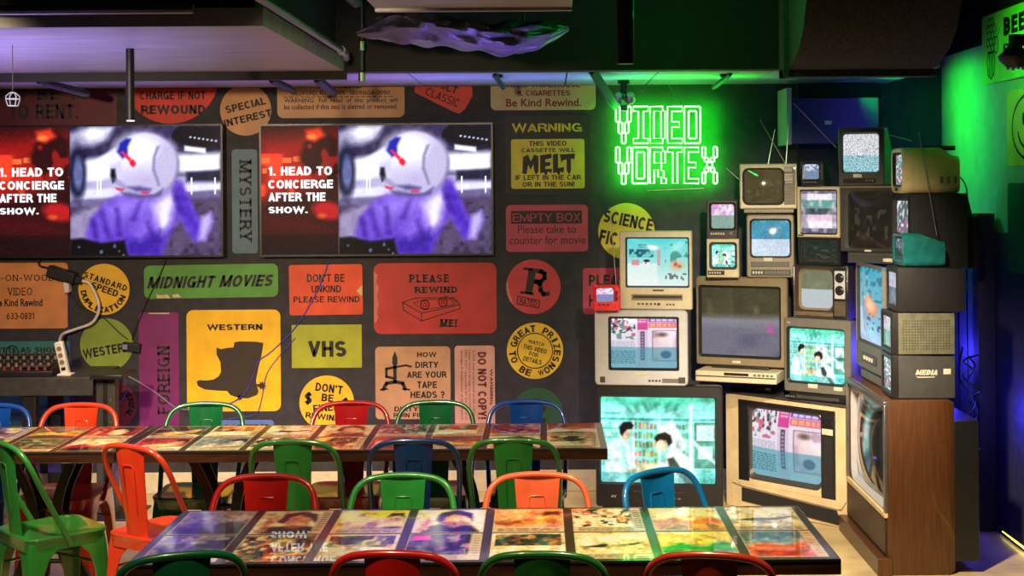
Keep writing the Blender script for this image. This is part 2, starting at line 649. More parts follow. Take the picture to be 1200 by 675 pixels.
# low board along the back wall, its black front face and the joints between its sheets
b = MB()
xs = [-6, -4.6, -3.3, -2.0, -.75, .12, .62, 1.25, 1.85, 2.12]
for i in range(len(xs) - 1):
    b.box(xs[i] + .004, xs[i + 1] - .004, 7.62, WALL - .001, SOFF, SOFF + .03)
struct(b.build('ceiling_board', m_board))
struct(MB().box(-6, 1.93, 7.5, 7.62, SOFF - .012, 3.4).build('trim_bulkhead', m_black))
# black scoop shaped bulkhead at the right
prof = [(7.05, 2.44), (6.85, 2.465), (6.68, 2.52), (6.55, 2.61), (6.47, 2.73), (6.43, 2.9), (6.42, 3.4), (7.05, 3.4)]
m_scoop = pm('black_felt', (44, 42, 46), .9, var=.3, scale=60)
b = MB()
b.loft([[(x, y, z) for y, z in prof] for x in (1.19, 1.90)])
b.box(1.165, 1.93, 6.98, 7.09, 2.415, 2.45)
b.box(1.165, 1.19, 6.95, 7.09, 2.415, 3.4)
struct(b.build('ceiling_bulkhead', m_scoop))
# tall black posts standing before the right wall
for (px, d) in ((1154, 7.75), (1119, 8.55)):
    p = P(px, 500, d)
    struct(MB().box(p.x - .045, p.x + .045, d - .05, d + .05, 0, 1.72).build('trim_post', m_black))
struct(MB().box(1.55, 2.06, 8.72, WALL, 0, 2.5).build('trim_panel', pm('dark_drape', (22, 24, 34), .85, var=.3, scale=9, stretch=(18, 1, .4))))

# ================================================================ things under the ceiling
# broad duct at the upper left
duct = thing('ceiling_duct', 'broad pale rectangular duct below the black ceiling, lit violet from below', 'duct', (-3.5, 6.4, 2.5))
MB().box(-2.4, 2.44, -1.05, .02, 0, .07).box(-2.4, 2.44, .028, 1.08, 0, .07).build('duct_panel', m_duct, duct)
MB().box(-2.45, 2.45, 1.08, 1.13, -.045, .09).build('flange', m_black, duct)
MB().box(-2.4, 2.40, -1.0, 1.05, .07, .85).build('duct_body', m_black, duct)
b = MB()
b.tube([(-6, 5.18, 2.545), (-1.28, 5.18, 2.545)], .018, 10)
for xx in (-3.6, -1.5):
    b.tube([(xx, 5.18, 2.55), (xx, 5.18, 3.4)], .005, 6)
tag(b.build('conduit_pipe', m_pipe), 'long thin pipe running across the photo above the front edge of the broad duct', 'pipe', 'ceiling pipes')
b = MB()
b.tube([(-.985, 3.6, 2.55), (-.985, 6.9, 2.55), (-.985, 7.02, 2.545), (-.99, 7.08, 2.53)], .017, 12)
b.tube([(-.985, 6.86, 2.55), (-.985, 7.0, 2.55)], .022, 12)
b.tube([(-.985, 5.0, 2.55), (-.985, 5.0, 3.4)], .005, 6)
tag(b.build('conduit_pipe', m_pipe), 'pale metal pipe running back towards the far wall beside the broad duct', 'pipe', 'ceiling pipes')
b = MB()
b.tube([(-.93, 4.4, 2.80), (-.93, 7.0, 2.80)], .03, 10)
b.tube([(-.93, 5.6, 2.8), (-.93, 5.6, 3.4)], .006, 6)
tag(b.build('conduit_pipe', pm('green_grey_pipe', (70, 95, 85), .5, var=.15)), 'dull green pipe running above and right of the pale metal pipe', 'pipe', 'ceiling pipes')
# hanging rod with clamps
r0 = P(424, 92, 7.3)
b = MB()
b.tube([(r0.x, 7.3, r0.z), (r0.x, 7.3, 3.4)], .008, 8)
b.lathe([(.0, -.02), (.018, -.015), (.018, .03), (.01, .04), (.0, .04)], 10, M=Matrix.Translation((r0.x, 7.3, r0.z)))
b.lathe([(.0, -.02), (.016, -.015), (.016, .03), (.008, .04), (.0, .04)], 10, M=Matrix.Translation((r0.x, 7.3, r0.z + .16)))
tag(b.build('threaded_rod', m_steel), 'thin hanging rod with two clamps right of the pale metal pipe', 'rod')
# crumpled plastic wrapping
rings = []
N = 46
rr = random.Random(5)
ph = [rr.uniform(0, 6.3) for _ in range(40)]
for i in range(N + 1):
    t = i / N
    x = -.87 + .98 * t
    env = max(.02, sin(pi * min(max(t, .01), .99)) ** .6)
    ring = []
    for k in range(36):
        a = 2 * pi * k / 36
        q = 1 + .10 * sin(7 * a + ph[3] + 9 * t) + .09 * sin(13 * t * 3 + 3 * a + ph[4]) + .07 * sin(11 * a - 21 * t)
        ring.append((x, 6.6 + .28 * cos(a) * q * env, 2.60 + .03 * sin(2.2 * pi * t) + (.075 + .02 * sin(9 * t)) * sin(a) * q * env))
    rings.append(ring)
wb = MB().loft(rings)
for xx in (-.7, -.1):
    wb.tube([(xx, 6.6, 2.6), (xx, 6.62, 3.4)], .006, 6)
tag(wb.build('plastic_wrapping', pm('crinkled_plastic_film', (60, 60, 72), .35, var=.3, scale=18, bump=.6, stretch=(.6, 3, 3)), smooth=1.2),
    'crumpled sheet of plastic film slung under the black ceiling', 'plastic sheet')
p = P(670, 9, 5.2)
b = MB()
b.box(-.62, p.x, 4.6, 5.2, p.z, p.z + .05)
b.box(-.62, p.x, 5.18, 5.21, p.z - .012, p.z + .06)
for xx in (-.5, p.x - .1):
    b.tube([(xx, 4.8, p.z + .04), (xx, 4.8, 3.4)], .005, 6)
tag(b.build('metal_tray', m_duct, bevel=.004), 'flat pale metal tray at the top edge, above the crumpled plastic', 'tray')
# cylinder lamp over the middle of the room
lp = P(733, 75, 5.2)
lamp = thing('pendant_spotlight', 'long black cylinder pendant lamp hanging above and left of the green neon sign', 'lamp', (lp.x, 5.2, lp.z), 0, 'pendant lamps')
MB().lathe([(.027, 0), (.031, .0), (.031, .62), (.026, .63), (.008, .64), (.008, 3.4 - lp.z)], 24).build('lamp_shade', m_blackmetal, lamp)
MB().lathe([(0, .012), (.027, .012), (.027, .008), (0, .008)], 24).build('lamp_lens', glow('warm_lens', (1, .75, .4), 4), lamp)
lq = P(153, 141, 6.2)
lamp2 = thing('pendant_spotlight', 'short black tube lamp hanging from the broad violet-lit duct', 'lamp', (lq.x, 6.2, lq.z), 0, 'pendant lamps')
MB().lathe([(.014, 0), (.018, 0), (.018, 2.5 - lq.z), (0, 2.5 - lq.z)], 18).build('lamp_shade', m_blackmetal, lamp2)
MB().lathe([(0, -.004), (.017, -.004), (.017, .008), (0, .008)], 18).build('lamp_lens', glow('cool_lens', (.9, .9, 1), 2.0), lamp2)
# track heads on the low board
def track_head(p0, p1, w, label):
    a, c = Vector(p0), Vector(p1)
    o = thing('track_light', label, 'light', a, 0, 'track lights on the low ceiling board')
    d = c - a
    b = MB()
    b.tube([(0, 0, 0), d * .12, d * .88, d], [w * .7, w, w, w * .75], 10)
    b.build('lamp_housing', m_blackmetal, o)
    MB().tube([d * .3 + Vector((0, 0, w)), Vector((d.x * .3, d.y * .3, SOFF - a.z))], .009, 8).build('stem', m_blackmetal, o)
    MB().lathe([(0, -.01), (.03, -.01), (.03, .012), (0, .012)], 12, M=Matrix.Translation((d.x * .3, d.y * .3, SOFF - a.z - .006))).build('ceiling_rose', m_blackmetal, o)
    return o


track_head(P(45, 95, 7.75), P(103, 110, 8.2), .022, 'black tube track light above the dark red rental sticker at the far left')
track_head(P(318, 94, 7.8), P(344, 106, 8.2), .022, 'black tube track light just right of the tan special-interest disc')
track_head(P(371, 93, 7.8), P(390, 108, 8.2), .026, 'greenish black track light in front of the wide tan address sticker')
track_head(P(580, 88, 7.8), P(590, 103, 8.2), .016, 'small track light lit green above the cream sticker with maroon lettering')
track_head(P(856, 87, 7.9), P(836, 103, 8.2), .015, 'slim track light lit green, right of the neon sign under the board')
o = thing('clamp_light', 'black twin clamp lamp hanging over the first neon letter', 'light', P(731, 112, 8.42))
z0 = P(731, 112, 8.42).z
MB().lathe([(0, -.01), (.035, -.01), (.035, .012), (0, .012)], 12, M=Matrix.Translation((0, 0, SOFF - z0 - .012))).build('ceiling_rose', m_blackmetal, o)
MB().tube([(0, 0, SOFF - z0), (0, 0, .05), (-.005, -.02, .0)], .022, 10).build('stem', m_blackmetal, o)
for sx in (-.035, .035):
    MB().lathe([(.0, 0), (.03, .004), (.034, .03), (.02, .07), (0, .075)], 16, M=Matrix.Translation((sx, -.02, -.03)) @ Matrix.Rotation(rad(65), 4, 'X')).build('lamp_shade', m_steel, o)
MB().lathe([(0, -.02), (.022, -.015), (.022, .015), (0, .02)], 12, M=Matrix.Translation((0, -.02, -.075))).build('knob', m_steel, o)
a, c = P(694, 82, 7.66), P(720, 124, 8.2)
b = MB()
b.tube([a, c], .03, 4)
tag(b.build('metal_bracket', m_blackmetal), 'dark slanting metal bracket left of the twin clamp lamp by the neon sign', 'bracket')
# small wire cage lamp at the left
wc = P(15, 117, 6.0)
o = thing('cage_lamp', 'tiny white wire cage lamp hanging before the dark red sticker at far left', 'lamp', wc)
b = MB()
for q in range(4):
    a = pi / 4 + q * pi / 2
    b.tube([(.022 * cos(a), .022 * sin(a), -.025), (.03 * cos(a), .03 * sin(a), 0), (.03 * cos(a), .03 * sin(a), .015), (.012 * cos(a), .012 * sin(a), .03)], .0022, 6)
for zz, r_ in ((-.025, .022), (.004, .03), (.03, .012)):
    b.tube([(r_ * cos(pi / 4 + q * pi / 2), r_ * sin(pi / 4 + q * pi / 2), zz) for q in range(4)], .0022, 6, closed=True)
b.build('wire_cage', glow('white_wire', (.8, .8, .85), .55), o)
MB().tube([(0, 0, .03), (0, 0, 2.5 - wc.z)], .002, 6).build('cord', m_cable, o)

# ================================================================ stickers on the back wall
K = WALL / F
INK = pm('black_ink', (30, 26, 26), .6, var=.15, scale=40)
MAROON = pm('maroon_ink', (112, 36, 32), .6, var=.15, scale=40)


def ink(name, rgb):
    return pm('ink_' + name, rgb, .6, var=.1, scale=40)


def paper(name, rgb):
    return pm('sticker_' + name, rgb, .55, var=.10, scale=7, bump=.02)


def clip_poly(poly, zmax):
    out = []
    for i in range(len(poly)):
        (x0, z0), (x1, z1) = poly[i], poly[(i + 1) % len(poly)]
        if z0 <= zmax:
            out.append((x0, z0))
        if (z0 <= zmax) != (z1 <= zmax):
            t = (zmax - z0) / (z1 - z0)
            out.append((x0 + (x1 - x0) * t, zmax))
    return out


def clip_mesh(o, zmax):
    bm = bmesh.new()
    bm.from_mesh(o.data)
    bmesh.ops.bisect_plane(bm, geom=list(bm.verts) + list(bm.edges) + list(bm.faces), plane_co=(0, 0, zmax), plane_no=(0, 0, 1), clear_outer=True)
    bm.to_mesh(o.data)
    bm.free()


class Sign:
    """a flat sticker: everything is given in photo pixels on the wall plane"""

    def __init__(s, cx, cy, wall='back'):
        s.cx, s.cy = cx, cy
        s.loc = P(cx, cy, WALL)
        s.shapes, s.inks = [], {}
        s.zmax = SOFF - .003 - s.loc.z

    def xz(s, px, py):
        return ((px - s.cx) * K, (s.cy - py) * K)

    def rect(s, x0, y0, x1, y1, r=6, rot=0):
        c = s.xz((x0 + x1) / 2, (y0 + y1) / 2)
        q = rrect(0, 0, (x1 - x0) * K, (y1 - y0) * K, r * K, 5)
        cr, sr = cos(rad(rot)), sin(rad(rot))
        s.shapes.append([(c[0] + x * cr - z * sr, c[1] + x * sr + z * cr) for x, z in q])
        return s

    def circ(s, cx, cy, r, ry=None, n=56):
        c = s.xz(cx, cy)
        s.shapes.append([(c[0] + r * K * cos(2 * pi * k / n), c[1] + (ry or r) * K * sin(2 * pi * k / n)) for k in range(n)])
        return s

    def poly(s, pts):
        s.shapes.append([s.xz(*p) for p in pts])
        return s

    def _mb(s, m):
        if m not in s.inks:
            s.inks[m] = MB()
        return s.inks[m]

    def text(s, t, x0, y0, x1, y1, m=INK, rot=0, bold=.02, **kw):
        """x0..x1, y0..y1: extent of the capitals before turning"""
        c = s.xz((x0 + x1) / 2, (y0 + y1) / 2)
        put_text(s._mb(m), t, c[0], c[1], abs(x1 - x0) * K, abs(y1 - y0) * K, rot, -.0045, bold=bold, **kw)
        return s

    def arc(s, t, cx, cy, r, a0, a1, h, w, m=INK, inside=False, bold=.03):
        c = s.xz(cx, cy)
        arc_text(s._mb(m), t, c[0], c[1], r * K, a0, a1, h * K, w * K, inside, -.0045, bold=bold)
        return s

    def fill(s, pts, m=INK, y=-.0042):
        q = [s.xz(*p) for p in pts]
        s._mb(m).add([(x, y, z) for x, z in q], [tuple(range(len(q)))])
        return s

    def line(s, pts, w=1.2, m=INK, closed=False, y=-.0043):
        """a drawn line of even width"""
        pts = list(pts) + ([pts[0]] if closed else [])
        for (a, b) in zip(pts[:-1], pts[1:]):
            dx, dy = b[0] - a[0], b[1] - a[1]
            ln = math.hypot(dx, dy) or 1
            nx, ny = -dy / ln * w / 2, dx / ln * w / 2
            ex, ey = dx / ln * w * .35, dy / ln * w * .35
            s.fill([(a[0] + nx - ex, a[1] + ny - ey), (b[0] + nx + ex, b[1] + ny + ey), (b[0] - nx + ex, b[1] - ny + ey), (a[0] - nx - ex, a[1] - ny - ey)], m, y)
        return s

    def ring(s, cx, cy, r, w=1.2, m=INK, n=48):
        return s.line([(cx + r * cos(2 * pi * k / n), cy + r * sin(2 * pi * k / n)) for k in range(n)], w, m, True)

    def done(s, mat, label, name='wall_sticker', group='stickers on the dark wall', cat='sticker'):
        b = MB()
        for q in s.shapes:
            if max(z for _, z in q) > s.zmax:
                q = clip_poly(q, s.zmax)
            b.prism(q, -.0035, -.0005)
        o = b.build(name, mat, smooth=0)
        tag(o, label, cat, group)
        o.location = s.loc
        for m, mb in s.inks.items():
            t = mb.build('lettering', m, o, smooth=0)
            if max(v.co.z for v in t.data.vertices) > s.zmax:
                clip_mesh(t, s.zmax)
        return o


# ---- top row
Sign(60, 126).rect(-60, 70, 137, 147, 2).text('MUST BE 18', -28, 103, 104, 117, bold=.03).text('TO RENT.', 10, 122, 92, 140, bold=.03) \
    .done(paper('dark_red', (92, 22, 34)), 'dark red rectangular sticker with black rental notice at the far left under the ceiling')
Sign(200, 110).circ(200, 88, 57, 57).text('A REWIND', 168, 92, 238, 103).text('CHARGE IF NOT', 164, 107, 241, 117, bold=.03).text('REWOUND', 165, 121, 241, 136, bold=.04) \
    .done(paper('red', (205, 42, 26)), 'large bright red disc sticker cut off by the ceiling, about a charge')
Sign(288, 130).circ(288, 129, 30).text('SPECIAL', 264, 119, 312, 128, rot=13, bold=.03).text('INTEREST', 262, 134, 319, 143, rot=13, bold=.03) \
    .done(paper('tan', (188, 136, 82)), 'round tan sticker with tilted black lettering right of the big red disc')
s = Sign(400, 115).rect(325, 70, 474, 138, 7).text('500 STOKES RD.', 372, 97, 424, 104).text('MEDFORD, NJ 08055 \u2022 (609)654-0090', 342, 106, 457, 112, bold=.01)
for i in range(20):
    s.line([(333 + i * 6.5, 113.6), (337 + i * 6.5, 113.6)], .9)
s.text('WARNING:  Full  retail  of  this  product  will', 333, 115, 466, 121.5, bold=.015).text('be collected if this seal is aletred or removed.', 333, 122, 466, 128, bold=.015)
s.done(paper('peach', (196, 150, 104)), 'wide peach sticker with small black print above the right wall screen')
Sign(520, 112).poly([(486, 108), (486, 84), (550, 70), (554, 112), (545, 128), (538, 133), (531, 131)]).text('CULT', 509, 97, 537, 106, rot=-22).text('CLASSIC', 498, 109, 539, 119, rot=-22, bold=.01) \
    .done(paper('orange_red', (212, 56, 34)), 'tilted orange red tag-shaped sticker under the ceiling, cut off at the top')
Sign(636, 112).rect(575, 60, 698, 129, 6).text('VIDEO WAREHOUSE', 592, 96, 680, 103.5, m=MAROON, bold=.02).text('& CIGARETTES', 607, 106, 668, 112.5, m=MAROON, bold=.02).text('Be Kind Rewind.', 593, 115.5, 681, 125, m=MAROON, bold=.02) \
    .done(paper('cream', (178, 160, 116)), 'cream sticker with maroon lettering next to the neon sign')
# ---- warning panel: black backing with yellow words, yellow label on it
YEL = ink('yellow', (205, 182, 50))
o = Sign(642, 182).rect(592, 135, 692, 228, 3).text('WARNING', 600, 143, 682, 156, m=YEL, bold=.015) \
    .done(pm('dark_sticker', (34, 33, 33), .6), 'black square sticker headed by a yellow warning word, beside the right wall screen')
s = Sign(642, 192)
s.loc = s.loc + Vector((0, -.0055, 0))
s.rect(599, 163, 685, 221, 3).text('THIS VIDEO', 620, 165, 664, 171, bold=.02).text('CASSETTE WILL', 611, 173, 674, 179, bold=.02) \
    .text('IF LEFT IN THE CAR', 604, 205, 681, 211, bold=.02).text('OR IN THE SUN!', 612, 213, 673, 219, bold=.02)
for pts in ([(612, 203), (613, 184), (619, 181), (622, 189), (626, 181), (631, 183), (631, 201), (628, 205), (626, 200), (625, 192), (622, 199), (619, 193), (617, 204)],
            [(633, 182), (646, 180), (647, 185), (639, 187), (639, 190), (645, 190), (645, 194), (639, 195), (639, 198), (647, 198), (646, 203), (642, 201), (640, 206), (637, 202), (633, 203)],
            [(648, 181), (654, 180), (654, 197), (661, 196), (660, 203), (657, 201), (655, 206), (652, 202), (648, 203)],
            [(656, 181), (674, 180), (673, 187), (669, 186), (669, 200), (667, 205), (664, 200), (664, 187), (660, 188), (658, 191)]):
    s.fill(pts)
q = s.done(paper('lemon', (205, 182, 50)), 'yellow rectangular label stuck on the black warning sticker, with dripping letters')
PINKI = ink('pink', (178, 58, 84))
Sign(641, 268).rect(593, 240, 689, 295, 5).fill([(599, 247), (682, 247), (682, 262), (599, 262)], y=-.0039).text('EMPTY BOX', 601, 249.5, 680, 260, m=PINKI, bold=.0) \
    .text('Please take to', 607, 264, 675, 273, bold=0).text('counter for movie', 597, 276, 686, 286, bold=0) \
    .done(paper('pink', (184, 62, 86)), 'pink sticker about an empty box, beneath the yellow melting label')
Sign(734, 271).circ(734, 271, 33).text('SCIENCE', 707, 251, 766, 266, rot=-12, bold=.03).text('FICTION', 702, 274, 758, 290, rot=-12, bold=.035) \
    .done(paper('gold', (222, 186, 40)), 'round yellow sticker partly hidden behind the tan television with a tape slot')
# ---- middle rows, left to right
Sign(25, 347).rect(-62, 308, 80, 385, 5).text('ROCK-ON-WOOD', -32, 321, 64, 330, bold=.0, serif=True).text('VIDEO', 9, 337, 38, 346, bold=.0, serif=True) \
    .text('Be Kind Rewind', -6, 350, 50, 359, bold=.03).text('633-0831', 8, 366, 40, 374, bold=.01) \
    .done(paper('apricot', (214, 138, 78)), 'apricot rectangular sticker with a phone number at the left edge')
s = Sign(122, 339).circ(122, 339, 30).text('SPEED', 106.5, 335, 139.5, 343, rot=-20, bold=.03)
s.text('STANDARD', 97.5, 326, 150.5, 333.5, rot=-19, bold=.03, space=2.2).arc('DUPLICATION', 122, 339, 24, 190, 335, 7, 6.2, inside=True)
s.done(paper('amber', (236, 184, 38)), 'round yellow sticker with curved lettering beside the apricot sticker')
Sign(125, 404).circ(125, 404, 31).text('WESTERN', 97, 403, 153, 418, rot=9, bold=.03) \
    .done(paper('olive', (130, 152, 50)), 'round olive green sticker below the yellow disc with curved lettering')
s = Sign(20, 450).rect(-70, 400, 82, 512, 4).text('CASSETTE AS SHOWN', -30, 406, 78, 414, bold=.03)
s.text('result in damage', -20, 473, 57, 480, bold=0).text('replacement. It will', -26, 482, 68, 490, bold=0).text('following solutions:', -28, 492, 52, 500, bold=0)
s.ring(15, 412, 7, 1.2).line([(37, 452), (57, 452), (57, 464), (37, 464)], 1, closed=True).ring(43, 458, 3, .8).ring(51, 458, 3, .8)
s.done(paper('teal', (52, 122, 116)), 'teal sticker with small print behind the equipment shelf at the left edge')
Sign(247, 329).rect(169, 310, 326, 349, 7, rot=.6).text('MIDNIGHT MOVIES', 172, 322.5, 321, 337, bold=.035, shear=.3, rot=.8) \
    .fill([(183, 344), (187, 345.5), (196, 344.5), (200, 349), (184, 349)], ink('torn', (205, 190, 140))).fill([(202, 345), (208, 344), (213, 348), (203, 348.6)], ink('torn', (205, 190, 140))) \
    .done(paper('green', (82, 150, 56)), 'long green sticker with slanted black lettering under the left wall screen')
Sign(186, 440).rect(163, 366, 210, 512, 4).text('FOREIGN', 151, 438, 233, 453, rot=90, bold=.015, serif=True) \
    .fill([(175, 366.5), (199, 366.5), (199, 368), (175, 367.7)], ink('torn', (205, 190, 140))) \
    .done(paper('purple', (118, 26, 98)), 'tall purple sticker with upright lettering beside the yellow boot sticker')
s = Sign(274, 423).rect(219, 363, 329, 482, 8).text('WESTERN', 243, 378.5, 308, 388, bold=.035)
s.fill([(254, 407), (259, 409), (267, 407.5), (274, 407), (275, 401), (281, 400), (300, 400.5), (309, 402), (307, 415), (303, 431), (300, 446), (301, 452), (303, 459), (301, 463), (290, 467), (280, 466), (270, 463), (266, 458), (254, 457.5), (240, 456), (232, 452), (230.5, 447), (233, 445), (242, 445.5), (250, 444.5), (256, 441), (259, 436), (258.5, 424), (254, 415)], ink('boot_brown', (46, 36, 26)))
star = [(307 + (5.8 if k % 2 == 0 else 3.2) * cos(2 * pi * k / 18), 452 + (5.8 if k % 2 == 0 else 3.2) * sin(2 * pi * k / 18)) for k in range(18)]
s.fill(star, ink('boot_brown', (46, 36, 26))).line([(298, 451), (304, 452)], 2.2, ink('boot_brown', (46, 36, 26)))
s.fill([(281 + (4 if k % 2 == 0 else 2.2) * cos(2 * pi * k / 14), 466 + (4 if k % 2 == 0 else 2.2) * sin(2 * pi * k / 14)) for k in range(14)], ink('boot_brown', (46, 36, 26)))
s.done(paper('yellow', (246, 190, 14)), 'large yellow sticker showing a dark cowboy boot with a spur')
Sign(382, 340).rect(339, 310, 425, 369, 3, rot=.5).text("DON'T BE", 360, 321, 404, 330.5, bold=.02).text('UNKIND', 365, 334, 400, 343, bold=.02).text('PLEASE REWIND', 344, 346, 421.5, 355.5, bold=.02) \
    .fill([(418, 341), (423, 336), (424.5, 334), (424.5, 347), (421, 345)], ink('torn', (205, 190, 140))) \
    .done(paper('tomato', (220, 76, 34)), 'orange red rectangular sticker right of the long green sticker')
Sign(383, 406).rect(342, 380.5, 424, 431, .5).text('VHS', 361, 399, 406, 418, bold=.035) \
    .done(paper('lime', (164, 172, 36)), 'plain yellow green rectangle sticker with three bold letters')
Sign(383, 472).circ(383, 472, 32).text("DON'T", 370, 450, 402, 460, rot=-8, bold=.03).text('BE', 377, 461.5, 391, 470.5, rot=-6, bold=.03).text('FINED', 367, 473, 398, 482, rot=5, bold=.03).text('REWIND', 358, 483.5, 399, 493, rot=-7, bold=.03) \
    .text('$', 357, 459, 366, 474, bold=.03, rot=-8).text('$', 400, 466, 409, 481, bold=.03, rot=-8) \
    .done(paper('saffron', (240, 188, 32)), 'round yellow sticker about a fine, low on the wall behind the red chair')
s = Sign(510, 349).rect(438, 308, 582, 391, 9)
s.text('PLEASE', 479, 321.5, 526.5, 331, bold=.03, serif=True).text('REWIND', 485, 334.5, 536, 344.5, bold=.03, serif=True).text('ME!', 514, 374, 537, 383, bold=.04, serif=True, shear=.1)
s.line([(472, 354), (487, 349), (532, 349), (539, 357), (539, 362), (494, 376), (473, 363), (472, 354), (494, 367), (539, 357)], 1.1).line([(494, 367), (494, 376)], 1.1).line([(484, 355), (497, 351), (529, 351), (533, 357), (497, 363), (484, 355)], .8)
s.ring(498, 357, 5, 1).ring(519, 354, 5, 1).ring(498, 357, 2, .8).ring(519, 354, 2, .8).line([(520, 347), (530, 350), (535, 354)], .9)
s.fill([(438.5, 318), (443, 322), (441, 330), (444, 337), (442, 346), (444, 356), (442, 364), (443, 372), (440, 378), (438.5, 378)], ink('torn_pink', (200, 120, 100)))
s.done(paper('crimson', (188, 48, 44)), 'big red sticker with a tape rewinder drawing below the right wall screen')
s = Sign(625, 336).circ(625, 336, 32)
s.fill([(620, 314), (628.5, 315.5), (623.5, 345), (615, 343.5)]).fill([(613.5, 313), (630, 315.5), (629.5, 318.4), (613, 315.9)]).fill([(609.5, 340.6), (626, 343.2), (625.5, 346.2), (609, 343.6)])
s.line([(626, 317), (634, 318), (638.3, 320.5), (638.3, 326), (634, 330), (623, 329.7)], 5.2).line([(628, 330), (633, 333), (633.5, 340), (637, 345), (642.5, 344)], 5.2)
s.line([(607, 347), (632, 352), (631, 361), (606, 356)], 1.2, closed=True).text('RATED', 609, 350.5, 629, 357.5, rot=-10, bold=.02)
s.fill([(593.5, 330), (595.5, 331), (597, 343), (601, 354), (600, 356), (596, 350), (594, 341)], ink('torn_pink', (200, 120, 100)))
s.done(paper('rose', (196, 56, 64)), 'round rose red sticker bearing one big black letter')
s = Sign(627, 411).circ(627, 411, 33).ring(627, 411, 20.5, 1.2)
s.arc('GREAT PRIZES', 627, 411, 26, 162, -22, 8, 6.4).arc('TO BE WON', 627, 411, 26.5, 187, 318, 8, 6.6, inside=True)
s.text('WATCH', 619, 399, 638, 404.5, rot=-14).text('THIS VIDEO', 613, 406, 641, 411.5, rot=-14).text('FOR', 620, 413, 631, 418, rot=-14).text('DETAILS', 613, 419.5, 635, 425, rot=-14)
s.done(paper('sun', (228, 190, 46)), 'round yellow sticker with a ring and curved lettering about prizes')
s = Sign(484, 449).rect(440, 406, 528, 491, 5)
for t, x0, x1, yy in (('HOW', 489, 512, 411.5), ('DIRTY', 487, 514, 423.5), ('ARE YOUR', 477, 524, 435), ('TAPE', 489, 512, 447), ('HEADS ?', 481, 521, 458.5)):
    s.text(t, x0, yy, x1, yy + 8, bold=.025)
s.text('DIRTY FILM', 462, 476, 516, 482, bold=.02).text('RUIN FIDELITY', 461, 483.5, 520, 489, bold=.02)
# pointing pencil man
s.fill([(463, 411), (466, 419), (466, 427), (460, 427), (460, 419)]).line([(463, 427), (463, 448)], 4).line([(463, 430), (453, 432), (453, 441), (461, 443)], 3).line([(463, 430), (476, 428), (482, 429.5)], 2.4)
s.line([(463, 447), (453, 449), (449, 456)], 4).line([(463, 447), (472, 449), (475, 456)], 4).line([(446, 456.5), (454, 455.5)], 2).line([(472, 455.5), (480, 456.5)], 2)
s.done(paper('sand', (196, 150, 112)), 'tan sticker with a small pencil figure asking about dirty tape heads')
s = Sign(556, 452).rect(533, 405, 580, 499, 4)
s.text('WARNING:', 555, 451, 597, 455.5, m=MAROON, rot=-90, bold=.02).text('DO NOT COPY!', 526, 446.5, 604.5, 457, m=MAROON, rot=-90, bold=.035)
for i, t in enumerate(('A VCR show programmed on this videotape', 'causes severe damage to recording heads.', 'MAY NOT responsible for the loss of or', 'damage if duplication is attempted.')):
    cxx = 555 - i * 4.6
    s.text(t, cxx - 41, 449.5 , cxx + 41, 453.2, m=MAROON, rot=-90, bold=.0)
s.shapes_done = True
s.done(paper('blush', (206, 156, 138)), 'narrow blush sticker with maroon warning printed sideways')
Sign(632, 484).circ(630, 484, 30).text('p', 627, 474, 640, 488, bold=.04).text('it', 632, 488, 641, 499, bold=.04) \
    .done(paper('dark_green', (30, 84, 50)), 'round dark green sticker behind the blue chair near the large black television')
Sign(287, 236).rect(272, 175, 302, 297, 4).text('MYSTERY', 239, 228, 337, 243, rot=-90, bold=.02, serif=True) \
    .done(paper('slate_blue', (78, 112, 128)), 'tall slate blue sticker with sideways lettering between the two wall screens')
Sign(290, 506).rect(257, 492, 321, 530, 4).text('COMEDY', 262, 497, 315, 507, bold=.03, serif=True) \
    .done(paper('blue', (86, 116, 178)), 'blue sticker mostly hidden behind the table below the boot sticker')
Sign(708, 341).rect(683, 314, 750, 368, 4).text('PLEASE', 690, 322, 742, 335, bold=.03).text('HELP US', 690, 345, 745, 359, bold=.03) \
    .done(paper('magenta_pink', (182, 44, 78)), 'pink sticker behind the little red portable television')
s = Sign(134, 474).circ(134, 474, 27).arc('RENTAL', 134, 474, 20, 42, -38, 7, 7)
s.done(paper('brick', (112, 30, 40)), 'round dark red sticker behind the red chair at the left')

